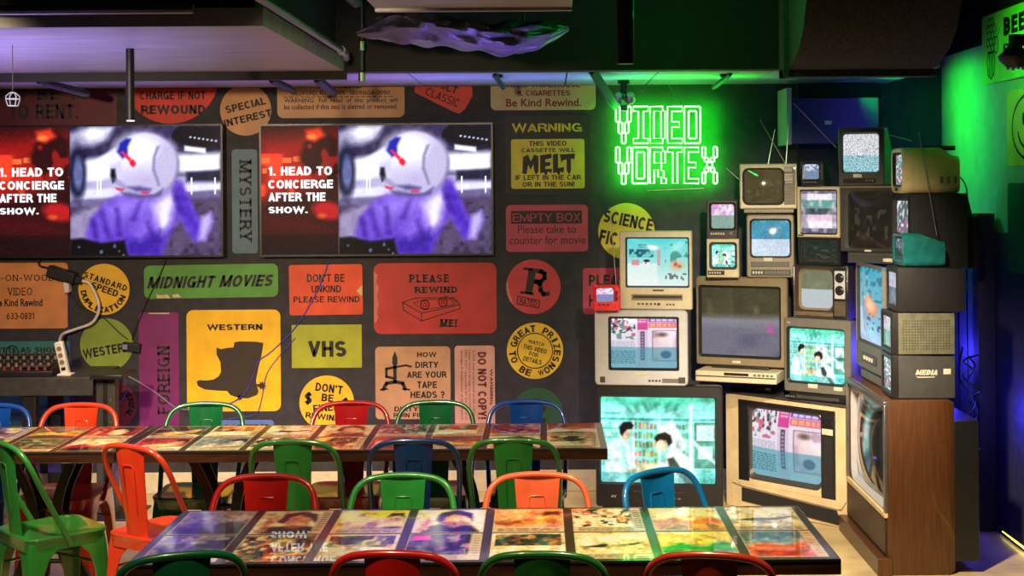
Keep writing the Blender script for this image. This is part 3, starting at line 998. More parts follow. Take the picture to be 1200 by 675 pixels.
# ---- two flat screens on the wall
def racing_picture():
    p = Pic(200, 170, (30, 26, 44))
    p.grad((56, 50, 84), (74, 62, 98)).noise(.06, 9, 3).noise(.05, 30, 4)
    # pale motorcycle and crash barrier out of focus behind
    p.poly([(0, .06), (.08, .01), (.3, 0), (.26, .1), (.16, .16), (.1, .15), (0, .24)], (168, 164, 196), .02)
    p.poly([(.08, .06), (.14, .01), (.27, .02), (.22, .1), (.13, .12)], (232, 232, 248), .02)
    p.poly([(.0, .27), (.3, .23), (1, .21), (1, .37), (.7, .36), (.3, .42), (0, .5)], (236, 236, 252), .02)
    p.poly([(0, .44), (.34, .4), (1, .38), (1, .44), (.3, .5), (0, .54)], (176, 172, 208), .015)
    p.poly([(0, .5), (.36, .47), (1, .44), (1, .5), (.3, .56), (0, .58)], (222, 220, 246), .012)
    p.poly([(0, .57), (1, .5), (1, .56), (0, .63)], (120, 114, 160), .015)
    p.poly([(.66, 0), (1, 0), (1, .17), (.8, .2), (.72, .14), (.64, .1)], (22, 20, 38), .02)
    p.blotch(14, .55, (70, 64, 104), 5, .8, .12, (.38, 0, .72, .2))
    for k in range(7):
        p.ell(.8 + k * .028, .09 + .005 * k, .007, .007, (225, 235, 255), .6)
    p.poly([(.76, .155), (.9, .175), (.9, .215), (.76, .195)], (238, 246, 255), .008)
    p.poly([(.77, .36), (1, .34), (1, .43), (.77, .43)], (46, 44, 70), .012)
    for xx in (.18, .2, .955, .8):
        p.rect(xx, .4, xx + .01, .53, (242, 242, 255))
    p.ell(.05, .36, .06, .22, (40, 42, 74), .25)
    p.ell(.058, .36, .032, .12, (104, 112, 160), .3)
    p.poly([(.0, .62), (1, .55), (1, 1), (0, 1)], (92, 80, 112), .03)
    p.blotch(30, .55, (54, 44, 66), 12, .6, .3, (.0, .6, 1, 1)).blotch(9, .6, (150, 134, 160), 15, .5, .3, (.6, .6, 1, 1))
    # jacket
    p.poly([(.0, .7), (.1, .64), (.2, .6), (.24, .8), (.2, .92), (0, .92)], (150, 140, 176), .02)
    p.poly([(.1, .84), (.14, .7), (.22, .6), (.32, .53), (.48, .52), (.6, .55), (.69, .4), (.74, .42), (.79, .56), (.86, .72), (.93, .66), (.95, .74), (.9, .88), (.82, .9), (.72, .72), (.66, .84), (.6, 1), (.4, 1), (.34, .93), (.14, .93)], (112, 80, 200), .018)
    p.poly([(.24, .62), (.36, .55), (.5, .55), (.58, .62), (.52, .72), (.42, .68), (.34, .76), (.27, .74)], (148, 122, 228), .05, .9)
    p.poly([(.44, .7), (.56, .66), (.6, .78), (.5, .92), (.42, .84)], (134, 104, 218), .04, .9)
    p.poly([(.54, .6), (.66, .5), (.7, .58), (.66, .76), (.6, .84), (.57, .72)], (214, 204, 246), .03, .9)
    p.poly([(.6, .6), (.66, .56), (.64, .72), (.61, .78)], (246, 240, 255), .02, .9)
    p.poly([(.37, .86), (.46, .88), (.6, .8), (.62, .9), (.6, 1), (.38, 1)], (70, 44, 160), .03, .9)
    p.poly([(.7, .44), (.74, .46), (.8, .62), (.86, .8), (.82, .86), (.74, .7), (.69, .58)], (84, 52, 184), .02, .9)
    p.poly([(.87, .7), (.93, .67), (.94, .74), (.89, .88), (.85, .88)], (196, 186, 228), .02, .9)
    for (x0, y0, x1, y1) in ((.14, .72, .18, .9), (.2, .66, .26, .86), (.3, .64, .33, .84), (.46, .58, .42, .72), (.68, .5, .74, .68), (.5, .74, .56, .9)):
        p.poly([(x0, y0), (x0 + .022, y0 - .01), (x1 + .014, y1), (x1 - .014, y1)], (62, 40, 140), .02, .75)
    p.noise(.035, 30, 44)
    p.poly([(0, .87), (.08, .86), (.2, .9), (.36, .88), (.38, 1), (0, 1)], (12, 12, 24), .012)
    p.blotch(34, .68, (120, 140, 176), 8, .7, .1, (.02, .88, .36, 1))
    # helmet with its shade below and behind
    p.ell(.51, .3, .215, .25, (112, 100, 150), .06, rot=14)
    p.ell(.5, .295, .205, .24, (196, 188, 222), .05, rot=14)
    p.ell(.47, .27, .17, .2, (226, 222, 244), .4, rot=14)
    p.ell(.44, .2, .1, .09, (250, 250, 255), .9)
    p.ell(.5, .42, .15, .1, (172, 162, 206), .9, .7)
    p.ell(.635, .31, .075, .185, (190, 182, 216), .25, .9, rot=10)
    p.poly([(.16, .27), (.24, .21), (.3, .17), (.36, .3), (.34, .37), (.26, .33)], (226, 226, 246), .012)
    p.poly([(.27, .3), (.34, .27), (.36, .44), (.33, .5), (.28, .45)], (206, 200, 230), .012)
    p.poly([(.575, .16), (.6, .15), (.57, .24), (.565, .33), (.6, .46), (.585, .47), (.545, .34), (.55, .24)], (140, 130, 174), .008, .9)
    p.poly([(.315, .2), (.335, .13), (.375, .095), (.41, .1), (.385, .16), (.385, .23), (.35, .25)], (38, 46, 170), .01)
    p.poly([(.335, .2), (.35, .19), (.41, .25), (.395, .275)], (226, 56, 88), .006)
    p.poly([(.395, .27), (.42, .255), (.44, .285), (.425, .32), (.4, .3)], (230, 34, 64), .006)
    p.poly([(.275, .33), (.3, .33), (.31, .42), (.285, .44), (.27, .38)], (14, 16, 32), .01)
    p.poly([(.38, .47), (.46, .465), (.54, .485), (.53, .505), (.44, .505)], (60, 58, 120), .014, .8)
    p.poly([(.29, .40), (.34, .42), (.38, .47), (.36, .49), (.3, .45)], (150, 144, 186), .012, .8)
    p.poly([(.3, .47), (.36, .485), (.35, .5), (.31, .49)], (220, 50, 76), .006)
    p.poly([(.48, .5), (.53, .51), (.52, .525), (.47, .52)], (224, 60, 110), .006)
    p.poly([(.33, .5), (.45, .525), (.56, .53), (.62, .48), (.6, .54), (.46, .56), (.36, .54)], (96, 84, 140), .012, .9)
    p.a = np.clip((p.a - .5) * 1.16 + .49, 0, 1)
    return p.snow(.03, 3)


def red_picture():
    p = Pic(74, 124, (60, 6, 10))
    p.grad((52, 6, 12), (40, 4, 10))
    p.poly([(0, .1), (1, .06), (1, .2), (.5, .26), (0, .32)], (150, 18, 18), .12)
    p.poly([(0, .24), (.9, .3), (.9, .42), (0, .56)], (235, 36, 22), .14, .9)
    p.blotch(5, .55, (255, 70, 40), 5, .9, .2, (0, .22, .45, .55))
    for k, (x, y, w) in enumerate(((.02, .25, .1), (.28, .25, .12), (.42, .24, .1), (.02, .33, .06))):
        p.rect(x, y, x + w, y + .04, (255, 120, 60), .9)
    p.poly([(.62, .05), (.8, .02), (1, .12), (1, .5), (.8, .46), (.6, .34), (.5, .26)], (44, 4, 10), .04)
    p.poly([(.58, .04), (.76, .02), (.84, .08), (.7, .13), (.6, .11)], (235, 60, 30), .03)
    p.ell(.66, .09, .06, .02, (255, 140, 70), .6)
    p.blotch(11, .62, (170, 26, 24), 21, .8, .12, (.5, .06, 1, .45))
    p.ell(.86, .66, .2, .07, (190, 22, 30), .3, rot=10)
    p.ell(.78, .7, .06, .02, (240, 90, 40), .5)
    p.poly([(0, .68), (.6, .7), (1, .8), (1, .86), (0, .82)], (70, 6, 14), .1)
    p.rect(0, .84, 1, 1, (22, 3, 10), .7)
    return p.snow(.03, 8)


SCR_MAIN = pic_mat('bright_screen', 1.12, .4, spec=.08)
_race, _red = racing_picture(), red_picture()
m_bez = pm('screen_bezel', (14, 14, 16), .35)
m_txt = glow('white_screen_text', (1, 1, 1), 1.1)


def wall_screen(x0, y0, x1, y1, split, label):
    d = WALL - .09
    k = d / F
    cx, cy = (x0 + x1) / 2, (y0 + y1) / 2
    W_, H_ = (x1 - x0) * k, (y1 - y0) * k
    o = thing('flat_television', label, 'television', P(cx, cy, d), 0, 'flat screens on the dark wall')
    b = MB()
    b.loft([[(x, yy, z) for x, z in rrect(0, 0, W_ - q, H_ - q, .008)] for yy, q in ((0, .02), (0, 0), (.03, 0), (.05, .1))])
    b.box(-.25, .25, .045, .089, -.2, .2)
    b.build('casing', m_bez, o, bevel=0)
    e = 2.2 * k
    sx = (split - cx) * k
    wl, wr = sx - (-W_ / 2 + e), (W_ / 2 - e) - sx
    pic_object('message_panel', _red, wl, H_ - 2 * e, SCR_MAIN, o, loc=(-W_ / 2 + e + wl / 2, -.002, 0))
    pic_object('racing_picture', _race, wr - .006, H_ - 2 * e, SCR_MAIN, o, loc=(W_ / 2 - e - wr / 2 + .003, -.002, 0))
    mb = MB()
    for i, (t, w) in enumerate((('1. HEAD TO', 75), ('CONCIERGE', 76), ('AFTER THE', 67), ('SHOW.', 46))):
        xx = split - 395 + 313.5
        yy = y0 + (194.5, 210, 225, 240)[i] - 144.5
        put_text(mb, t, (xx + w / 2 - cx) * k, (cy - yy - 5.3) * k, w * k, 10.6 * k, 0, -.005, bold=.035)
    mb.build('message_lettering', m_txt, o, smooth=0)
    return o


wall_screen(-13, 146, 261, 302, 81, 'left flat wall screen, cut by the photo edge, left of the slate blue sticker')
wall_screen(304, 144.5, 578, 300, 396, 'flat wall screen between the slate blue sticker and the yellow melting label')

# ---- neon sign
NW = 8.73


def N_(cx, cy):
    return P(700 + cx / 4.5, 90 + cy / 4.5, NW)


def rc(x0, y0, x1, y1, r=4):
    return [(x0 + r, y0), (x1 - r, y0), (x1, y0 + r), (x1, y1 - r), (x1 - r, y1), (x0 + r, y1), (x0, y1 - r), (x0, y0 + r)]


E_ = [(0, 0), (77, 0), (77, 25), (23, 25), (23, 80), (62, 80), (62, 108), (23, 108), (23, 168), (77, 168), (77, 193), (0, 193)]
letters = []
for (dy) in (157, 371):
    letters.append(('V', [rc(98, dy, 118, dy + 81), rc(158, dy, 178, dy + 81), rc(112, dy + 83, 132, dy + 140), rc(145, dy + 83, 165, dy + 140), rc(128, dy + 140, 150, dy + 194)]))
letters.append(('I', [[(190, 157), (268, 157), (268, 182), (243, 182), (243, 325), (268, 325), (268, 350), (190, 350), (190, 325), (216, 325), (216, 182), (190, 182)]]))
letters.append(('D', [[(278, 157), (345, 157), (345, 180), (358, 180), (358, 325), (345, 325), (345, 350), (278, 350)], [(298, 182), (335, 182), (335, 325), (298, 325)]]))
letters.append(('E', [[(370 + x, 157 + y) for x, y in E_]]))
letters.append(('O', [rc(458, 157, 543, 350), rc(482, 180, 522, 325)]))
letters.append(('O', [rc(185, 372, 268, 562), rc(207, 397, 248, 537)]))
letters.append(('R', [[(278, 372), (345, 372), (345, 392), (358, 392), (358, 455), (338, 455), (338, 495), (350, 495), (350, 535), (363, 535), (363, 562), (337, 562), (337, 528), (320, 528), (320, 490), (300, 490), (300, 562), (278, 562)], [(300, 397), (336, 397), (336, 455), (300, 455)]]))
letters.append(('T', [[(370, 372), (447, 372), (447, 397), (422, 397), (422, 562), (397, 562), (397, 397), (370, 397)]]))
letters.append(('E', [[(458 + x, 372 + y * .985) for x, y in E_]]))
letters.append(('X', [rc(552, 370, 570, 425), rc(612, 370, 632, 425), rc(565, 427, 585, 448), rc(597, 427, 617, 448), rc(578, 450, 606, 478), rc(565, 480, 585, 502), rc(597, 480, 617, 502), rc(552, 504, 570, 562), rc(612, 504, 632, 562)]))
neon = thing('neon_sign', 'glowing green neon sign of two words in blocky outlined letters', 'sign', N_(365, 360))
m_neon = glow('green_neon', (1.3, 10.5, 1.2), 1.0)
for nm, paths in letters:
    b = MB()
    for q in paths:
        b.tube([N_(x, y) - neon.location for x, y in q], .0048, 6, closed=True)
    b.build('neon_letter', m_neon, neon, smooth=1.2)
b = MB()
b.tube([N_(265, 600) - neon.location, N_(562, 588) - neon.location], .004, 6)
for (x, y) in ((300, 500), (300, 200), (500, 200), (500, 500), (150, 300)):
    b.tube([N_(x, y) - neon.location + Vector((0, .0, 0)), N_(x, y) - neon.location + Vector((0, WALL - NW - .002, 0))], .004, 6)
b.build('standoff', m_steel, neon)
for (x0, y0, x1, y1) in ((140, 165, 285, 10), (450, 150, 370, 10)):
    b = MB()
    a = N_(x0, y0)
    c = N_(x1, y1)
    c = Vector((c.x, NW, SOFF))
    b.tube([a - neon.location, c - neon.location], .0022, 6)
    b.build('hanging_wire', m_steel, neon)

# ================================================================ pictures for the old televisions
def p_clerks(seed=1, w=110, h=84):
    p = Pic(w, h)
    p.grad((160, 244, 228), (128, 228, 214))
    p.poly([(0, 0), (1, 0), (1, .08), (.6, .15), (0, .1)], (96, 204, 172), .03)
    for k in range(6):
        p.poly([(.2 + k * .09, .1), (.23 + k * .09, .1), (.3 + k * .07, .2), (.28 + k * .07, .2)], (70, 170, 140), .012, .7)
    p.rect(.0, .26, 1, .285, (84, 184, 172)).rect(0, .2, .2, .22, (110, 206, 190))
    r = random.Random(seed)
    for k in range(5):
        yy = .3 + k * .1
        p.rect(.02, yy + .07, .2, yy + .08, (70, 160, 150))
        for j in range(7):
            p.rect(.02 + j * .026, yy + r.uniform(0, .03), .04 + j * .026, yy + .07, (r.randint(90, 200), r.randint(180, 230), r.randint(170, 210)), .8)
        for j in range(6):
            p.rect(.31 + j * .032, yy + r.uniform(0, .03), .335 + j * .032, yy + .08, (r.randint(90, 220), r.randint(120, 200), r.randint(80, 130)), .9)
        for j in range(4):
            p.rect(.64 + j * .03, yy + r.uniform(0, .03), .665 + j * .03, yy + .08, (r.randint(70, 150), r.randint(140, 190), r.randint(110, 150)), .9)
    p.rect(.29, .28, .31, .8, (224, 250, 240)).rect(.505, .28, .525, .8, (224, 250, 240)).rect(.76, .1, .785, .9, (206, 250, 242))
    p.rect(.8, .3, .98, .8, (74, 130, 112), .8).rect(.82, .33, .96, .5, (214, 250, 242), .9).rect(.83, .56, .95, .7, (190, 236, 226), .8)
    p.poly([(.8, .5), (.98, .74), (.98, .78), (.8, .54)], (226, 250, 246), .012)
    p.poly([(.52, .36), (.62, .27), (.76, .56), (.66, .64), (.54, .5)], (232, 253, 246), .015)
    # counter, then two shop clerks in white leaning over it
    p.poly([(.2, .77), (.56, .74), (.6, .84), (.2, .86)], (206, 186, 150), .012, .9)
    p.poly([(.06, 1), (.07, .6), (.13, .49), (.2, .47), (.26, .56), (.29, .74), (.33, .8), (.28, .84), (.24, .8), (.24, 1)], (204, 246, 244), .012)
    p.poly([(.2, .55), (.24, .58), (.25, .78), (.22, .76)], (150, 206, 210), .012)
    p.ell(.235, .43, .04, .08, (226, 198, 166), .15)
    p.poly([(.19, .43), (.185, .36), (.22, .305), (.28, .3), (.305, .34), (.29, .38), (.25, .385), (.225, .42), (.21, .46)], (30, 30, 28), .008)
    p.poly([(.5, 1), (.52, .84), (.47, .8), (.5, .76), (.56, .72), (.58, .58), (.66, .57), (.74, .68), (.83, .9), (.84, 1)], (230, 251, 247), .012)
    p.poly([(.6, .7), (.66, .74), (.72, .9), (.68, .92)], (160, 206, 204), .012, .8)
    p.poly([(.58, .7), (.63, .68), (.68, .78), (.66, .86), (.6, .82)], (60, 74, 66), .01)
    p.ell(.535, .55, .042, .075, (224, 196, 164), .15)
    p.poly([(.47, .48), (.5, .43), (.56, .405), (.61, .44), (.62, .52), (.59, .56), (.57, .5), (.52, .49), (.49, .52)], (34, 32, 28), .008)
    p.rect(0, .86, 1, 1, (70, 164, 162), .5)
    p.poly([(.66, .86), (.74, .86), (.8, .98), (.74, 1)], (50, 80, 80), .012, .7)
    n = p.fbm(10, seed) * .4 + p.fbm(24, seed + 1) * .35 + p.fbm(50, seed + 2) * .25
    p.a = np.clip(p.a * (.62 + n[..., None] * .8), 0, 1)
    p.a = np.clip((p.a - .5) * 1.25 + .52, 0, 1)
    return p.snow(.03, seed)


def p_sleeve(seed=2, w=96, h=74):
    """unfolded tape box: back with small print, spine, front with a dim portrait"""
    p = Pic(w, h, (226, 210, 224))
    p.grad((240, 228, 240), (216, 222, 230))
    p.blotch(24, .6, (90, 130, 120), seed, .8, .1, (0, .02, .38, .42)).blotch(20, .66, (210, 90, 120), seed + 1, .8, .1, (0, .02, .38, .42)).blotch(30, .7, (30, 40, 50), seed + 2, .8, .1, (0, .02, .38, .3))
    p.lines(.02, .46, .38, .6, 6, (150, 130, 165), seed, .4)
    p.rect(.41, 0, .56, .24, (216, 70, 150)).lines(.43, .03, .54, .12, 2, (245, 220, 235), 3)
    p.rect(.41, .24, .56, 1, (226, 190, 214), .8).rect(.455, .27, .515, .82, (52, 44, 74), .9)
    p.lines(.468, .3, .503, .8, 9, (225, 210, 235), 4, .7)
    p.rect(.57, .02, 1, .09, (130, 80, 170)).lines(.6, .035, .97, .08, 1, (246, 236, 255), 5, .9)
    p.rect(.57, .1, 1, .2, (230, 100, 150)).lines(.59, .115, .98, .19, 1, (250, 190, 120), 6, .9)
    p.rect(.62, .25, .97, .84, (164, 120, 140)).rect(.635, .265, .955, .82, (236, 206, 214))
    p.blotch(6, .5, (250, 240, 246), seed + 8, .9, .2, (.635, .265, .955, .6)).blotch(9, .6, (180, 130, 150), seed + 9, .6, .2, (.635, .265, .955, .82))
    p.ell(.78, .42, .06, .1, (250, 228, 226), .5).ell(.76, .33, .07, .04, (120, 90, 90), .6).ell(.8, .6, .1, .1, (240, 214, 220), .6)
    p.rect(0, .57, 1, 1, (60, 146, 166), .6)
    p.lines(.02, .64, .38, .9, 8, (36, 92, 110), 9, .45)
    p.ell(.82, .72, .09, .09, (120, 180, 190), .12).ell(.815, .71, .075, .075, (64, 110, 140), .2)
    return p.snow(.03, seed)


def p_teal(seed=3, w=96, h=74):
    p = Pic(w, h)
    p.grad((84, 214, 214), (236, 246, 240))
    p.rect(0, .52, .5, 1, (240, 248, 244), .75)
    p.rect(.06, .24, .44, .4, (20, 90, 100), .9)
    p.blotch(26, .5, (120, 220, 220), seed, .9, .05, (.06, .24, .44, .4))
    p.rect(.2, .14, .34, .17, (30, 120, 130), .7).rect(.2, .19, .34, .21, (30, 120, 130), .6)
    p.rect(.1, .45, .22, .56, (225, 130, 130), .8)
    p.ell(.33, .51, .05, .07, (250, 250, 250), .2).ell(.335, .47, .05, .03, (30, 50, 60), .2).ell(.32, .52, .015, .015, (190, 60, 60), .3)
    p.rect(.5, .24, .545, .55, (200, 70, 90), .7).lines(.505, .25, .54, .54, 7, (240, 250, 250), 2)
    p.blotch(18, .6, (30, 130, 120), seed + 5, .75, .06, (.62, .08, .97, .5))
    p.ell(.8, .56, .1, .1, (225, 190, 150), .5).ell(.78, .54, .03, .04, (190, 90, 60), .5).ell(.84, .58, .03, .03, (150, 130, 70), .5)
    p.blotch(30, .62, (90, 90, 90), seed + 6, .8, .05, (.62, .72, .95, .86))
    return p.snow(.03, seed)


def p_static(seed=4, w=64, h=56, top=(210, 214, 222), low=(140, 190, 200), amp=.34):
    p = Pic(w, h, top)
    p.rect(0, .56, 1, 1, low)
    return p.snow(amp, seed)


def p_bluesnow(seed=5, w=60, h=58):
    p = Pic(w, h, (70, 150, 180))
    p.rect(0, .52, 1, 1, (206, 222, 240))
    return p.snow(.1, seed).noise(.05, 6, 2)


def p_bars(seed=6, w=60, h=60):
    p = Pic(w, h, (160, 160, 190))
    for y0, y1, c in ((0, .1, (110, 104, 130)), (.1, .24, (244, 236, 250)), (.24, .42, (110, 170, 160)), (.42, .56, (70, 84, 90)), (.56, .7, (240, 200, 224)), (.7, .86, (250, 244, 250)), (.86, 1, (100, 96, 120))):
        p.rect(0, y0, 1, y1, c)
    p.rect(0, .0, .22, 1, (110, 110, 130), .5).rect(.85, .0, 1, 1, (130, 130, 150), .5)
    p.blotch(9, .62, (250, 240, 250), seed, .5, .2)
    return p.noise(.07, 18, 3)


def p_split(seed=7, top=(236, 220, 240), low=(140, 170, 160), w=48, h=44, pink=(214, 130, 200)):
    p = Pic(w, h, top)
    p.blotch(10, .55, pink, seed, .7, .1, (0, 0, 1, .45))
    p.rect(0, .46, 1, 1, low)
    return p.snow(.08, seed)


def p_standby(seed=8, w=80, h=70):
    """dim olive upper field, lavender lower field"""
    p = Pic(w, h, (92, 86, 58))  # olive upper field paints the reflection on dark glass
    p.noise(.04, 8, 2)
    p.rect(0, .46, 1, 1, (150, 146, 166))
    p.poly([(0, .44), (1, .42), (1, .56), (0, .56)], (176, 172, 186), .05)
    p.blotch(5, .5, (100, 96, 150), 6, .6, .3, (0, .66, 1, 1))
    for x in (.03, .9):
        p.blotch(14, .45, (236, 120, 210), 3, .9, .1, (x - .07, .5, x + .07, .64))
    p.poly([(.1, .2), (.13, .22), (.2, .4), (.26, .44), (.1, .42)], (140, 130, 96), .03, .6)
    p.ell(.7, .34, .03, .05, (170, 158, 120), .8, .6)
    return p.snow(.03, seed)


def p_dim(c=(70, 62, 40), seed=9, w=50, h=42, low=None):
    p = Pic(w, h, c)
    p.noise(.03, 7, seed).blotch(14, .66, (150, 140, 110), seed, .4, .1, (.1, .3, .9, .8))
    if low:
        p.rect(0, .5, 1, 1, low)
    return p.snow(.02, seed)


def p_blueposter(seed=10, w=60, h=90):
    p = Pic(w, h)
    p.grad((60, 170, 190), (170, 200, 235))
    p.blotch(12, .55, (20, 110, 130), seed, .7, .1, (0, 0, 1, .45))
    p.poly([(.35, .45), (.5, .35), (.8, .5), (.75, .62), (.45, .6)], (235, 150, 110), .05)
    p.ell(.6, .5, .12, .07, (250, 200, 160), .5).blotch(18, .6, (60, 50, 70), 5, .7, .08, (.4, .6, .95, .8))
    p.rect(0, .55, .3, .9, (200, 220, 250), .7).rect(.25, .1, .33, .85, (180, 90, 110), .35)
    return p.snow(.03, seed)


def p_pinkgreen(seed=11, w=40, h=60):
    """picture seen at a very flat angle: broken pale streaks"""
    p = Pic(w, h, (96, 104, 108))
    p.blotch(7, .55, (206, 90, 160), seed, .7, .15).blotch(8, .6, (90, 190, 170), seed + 1, .8, .15).blotch(10, .62, (236, 240, 240), seed + 2, .9, .12)
    return p.noise(.06, 12, seed).snow(.04, seed)


def p_reflect(seed=13):
    p = Pic(60, 60, (66, 60, 50))  # streaks paint reflections on the dark curved glass
    p.poly([(.1, 0), (.3, 0), (.36, .5), (.28, 1), (.1, 1), (.18, .5)], (150, 140, 126), .05)
    p.poly([(.2, .3), (.3, .26), (.33, .6), (.24, .7)], (214, 130, 190), .04)
    p.poly([(.45, .15), (.62, .1), (.66, .5), (.5, .62)], (110, 190, 170), .04)
    p.poly([(.5, .2), (.58, .18), (.6, .4), (.52, .44)], (220, 240, 230), .03)
    p.poly([(.7, 0), (.8, 0), (.86, .5), (.8, 1), (.72, 1), (.76, .5)], (34, 30, 28), .04)
    return p.noise(.05, 10, 3).snow(.02, 2)


TV_ON = pic_mat('tube_screen', 1.0, .12)
TV_LOW = pic_mat('tube_screen_dim', .55, .08, spec=.7)
m_silver = pm('silver_plastic', (176, 176, 180), .4, var=.04)
m_tan = pm('tan_plastic', (192, 179, 150), .45, var=.05)
m_taupe = pm('taupe_plastic', (122, 108, 84), .45, var=.06)
m_grey = pm('grey_plastic', (98, 94, 88), .45, var=.06)
m_dgrey = pm('dark_grey_plastic', (58, 56, 54), .45, var=.08)
m_blk = pm('black_plastic', (24, 23, 24), .4, var=.1)
m_bezd = pm('dark_bezel', (30, 28, 28), .35, var=.08)
m_wood = pm('walnut_veneer', (80, 46, 21), .42, var=.16, scale=6, stretch=(16, 16, .9), coat=.2)
m_woodd = pm('dark_walnut', (56, 40, 28), .45, var=.3, scale=6, stretch=(12, 12, 1.4))
m_fakewood = pm('grey_wood_trim', (92, 80, 62), .5, var=.25, scale=8, stretch=(2, 2, 14))
m_redp = pm('red_plastic', (222, 22, 34), .35, var=.05)
m_beige = pm('beige_console_paint', (204, 182, 142), .5, var=.08, scale=10)
m_cloth = pm('black_speaker_cloth', (26, 24, 24), .9, var=.4, scale=160)
m_cream2 = pm('aged_cream_plastic', (214, 190, 140), .45, var=.06)
m_teal = pm('clear_teal_plastic', (26, 92, 90), .15, var=.15, coat=.5)
m_label = pm('pale_label', (196, 184, 160), .5)
m_grille = pm('ribbed_grille', (70, 60, 46), .7, var=.35, scale=40, stretch=(.2, .2, 8))
TVG = 'old televisions in the stack'


class TV:
    def __init__(s, name, label, box, d, z0, z1, yaw=0, depth=.4, scr=None, case=None, bez=None, pic=None, smat=None, rad_=.02, srad=.03,
                 bulge=.018, back=(.62, .62), backup=.0, margin=3, recess=.02, cat='television', sidelen=.07, group=TVG, front=None):
        """box, scr: photo pixels of the front face and of the glass; z0,z1: heights of its foot and top"""
        x0, y0, x1, y1 = box
        s.px0, s.px1, s.py0, s.py1 = x0, x1, y0, y1
        s.cx = (x0 + x1) / 2
        _phi = math.atan((s.cx - CX) / F)
        s.k = d / F * cos(_phi) / cos(rad(yaw) - _phi)
        s.W, s.Hh = (x1 - x0) * s.k, z1 - z0
        s.kz = s.Hh / (y1 - y0)
        w0 = P(s.cx, y1, d)
        s.o = thing(name, label, cat, (w0.x, d, z0), rad(-yaw), group)
        s.case, s.bez = case, bez or m_bezd
        ring = lambda cx, cz, w, h, r, y: [(x, y, z) for x, z in rrect(cx, cz, w, h, r)]
        W_, H_ = s.W, s.Hh
        b = MB()
        if scr:
            (sx0, sz1), (sx1, sz0) = s.l(scr[0], scr[1]), s.l(scr[2], scr[3])
            sw, sh, scx, scz = sx1 - sx0, sz1 - sz0, (sx0 + sx1) / 2, (sz0 + sz1) / 2
            mg = margin * s.k * 2
            ow, oh = sw + mg, sh + mg
            b.loft([ring(scx, scz, ow, oh, srad, .012), ring(scx, scz, ow, oh, srad, 0), ring(0, H_ / 2, W_ - .012, H_ - .012, rad_, 0)], 0, False, False)
        else:
            b.loft([ring(0, H_ / 2, W_ * .05, H_ * .05, .002, 0), ring(0, H_ / 2, W_ - .012, H_ - .012, rad_, 0)], 0, True, False)
        hb = H_ * back[1]
        b.loft([ring(0, H_ / 2, W_ - .012, H_ - .012, rad_, 0), ring(0, H_ / 2, W_, H_, rad_, .008), ring(0, H_ / 2, W_, H_, rad_, sidelen),
                ring(0, hb / 2 + (H_ - hb) * backup, W_ * back[0], hb, rad_, depth * .8), ring(0, hb / 2 + (H_ - hb) * backup, W_ * back[0] * .96, hb * .97, rad_, depth)], 0, False, True)
        b.build('casing', case, s.o)
        if scr:
            b = MB()
            b.loft([ring(scx, scz, ow, oh, srad, .004), ring(scx, scz, sw, sh, srad * .8, recess)], 0, False, False)
            b.build('bezel', s.bez, s.o)
            pic_object('screen', pic, sw * 1.06, sh * 1.06, smat or TV_ON, s.o, bulge, loc=(scx, recess + .004, scz))

    def l(s, px, py):
        return ((px - s.cx) * s.k, (s.py1 - py) * s.kz)

    def panel(s, x0, y0, x1, y1, mat, name='control_panel', proud=.004, bev=.002, parent=None):
        a, c = s.l(x0, y0), s.l(x1, y1)
        if name == 'button' and getattr(s, 'cp', None):
            parent = s.cp
        o = MB().box(a[0], c[0], -proud, .006, c[1], a[1]).build(name, mat, parent or s.o, bevel=bev)
        if name == 'control_panel':
            s.cp = o
        return o

    def knob(s, px, py, r, mat, name='knob', th=.018, rim=None):
        x, z = s.l(px, py)
        b = MB()
        rr = r * s.kz
        b.disc((x, -.004, z), rr, th=.006, mat=0)
        b.disc((x, -.01, z), rr * .72, th=th, mat=1, r2=rr * .62)
        b.box(x - rr * .1, x + rr * .1, -.014 - th, -.008, z - rr * .6, z + rr * .6, 1)
        return b.build(name, [rim or m_chrome, mat], getattr(s, 'cp', None) or s.o)

    def buttons(s, x0, y0, x1, y1, n, mat, name='button', fill=.6):
        for i in range(n):
            w = (x1 - x0) / n
            s.panel(x0 + i * w, y0, x0 + i * w + w * fill, y1, mat, name, .007, .001)

    def text(s, t, x0, y0, x1, y1, mat, y=-.0052, **kw):
        a, c = s.l((x0 + x1) / 2, (y0 + y1) / 2)
        mb = MB()
        put_text(mb, t, a, c, (x1 - x0) * s.k, (y1 - y0) * s.kz, 0, y, **kw)
        return mb.build('lettering', mat, s.o, smooth=0)

    def antenna(s, pts, r=.0022, mat=None):
        """pts: (photo x, photo y, distance behind the front)"""
        inv = Matrix.Translation(s.o.location) @ Matrix.Rotation(s.o.rotation_euler[2], 4, 'Z')
        inv = inv.inverted()
        q = [inv @ P(x, y, s.o.location.y + dy) for x, y, dy in pts]
        b = MB()
        b.tube(q, [r * 1.3] + [r] * (len(q) - 1), 6)
        b.lathe([(0, -r * 2), (r * 2, 0), (0, r * 2)], 8, M=Matrix.Translation(q[-1]))
        return b.build('antenna', mat or m_steel, s.o)

    def box(s, x0, x1, y0, y1, z0, z1, mat, name, bev=.003):
        return MB().box(x0, x1, y0, y1, z0, z1).build(name, mat, s.o, bevel=bev)


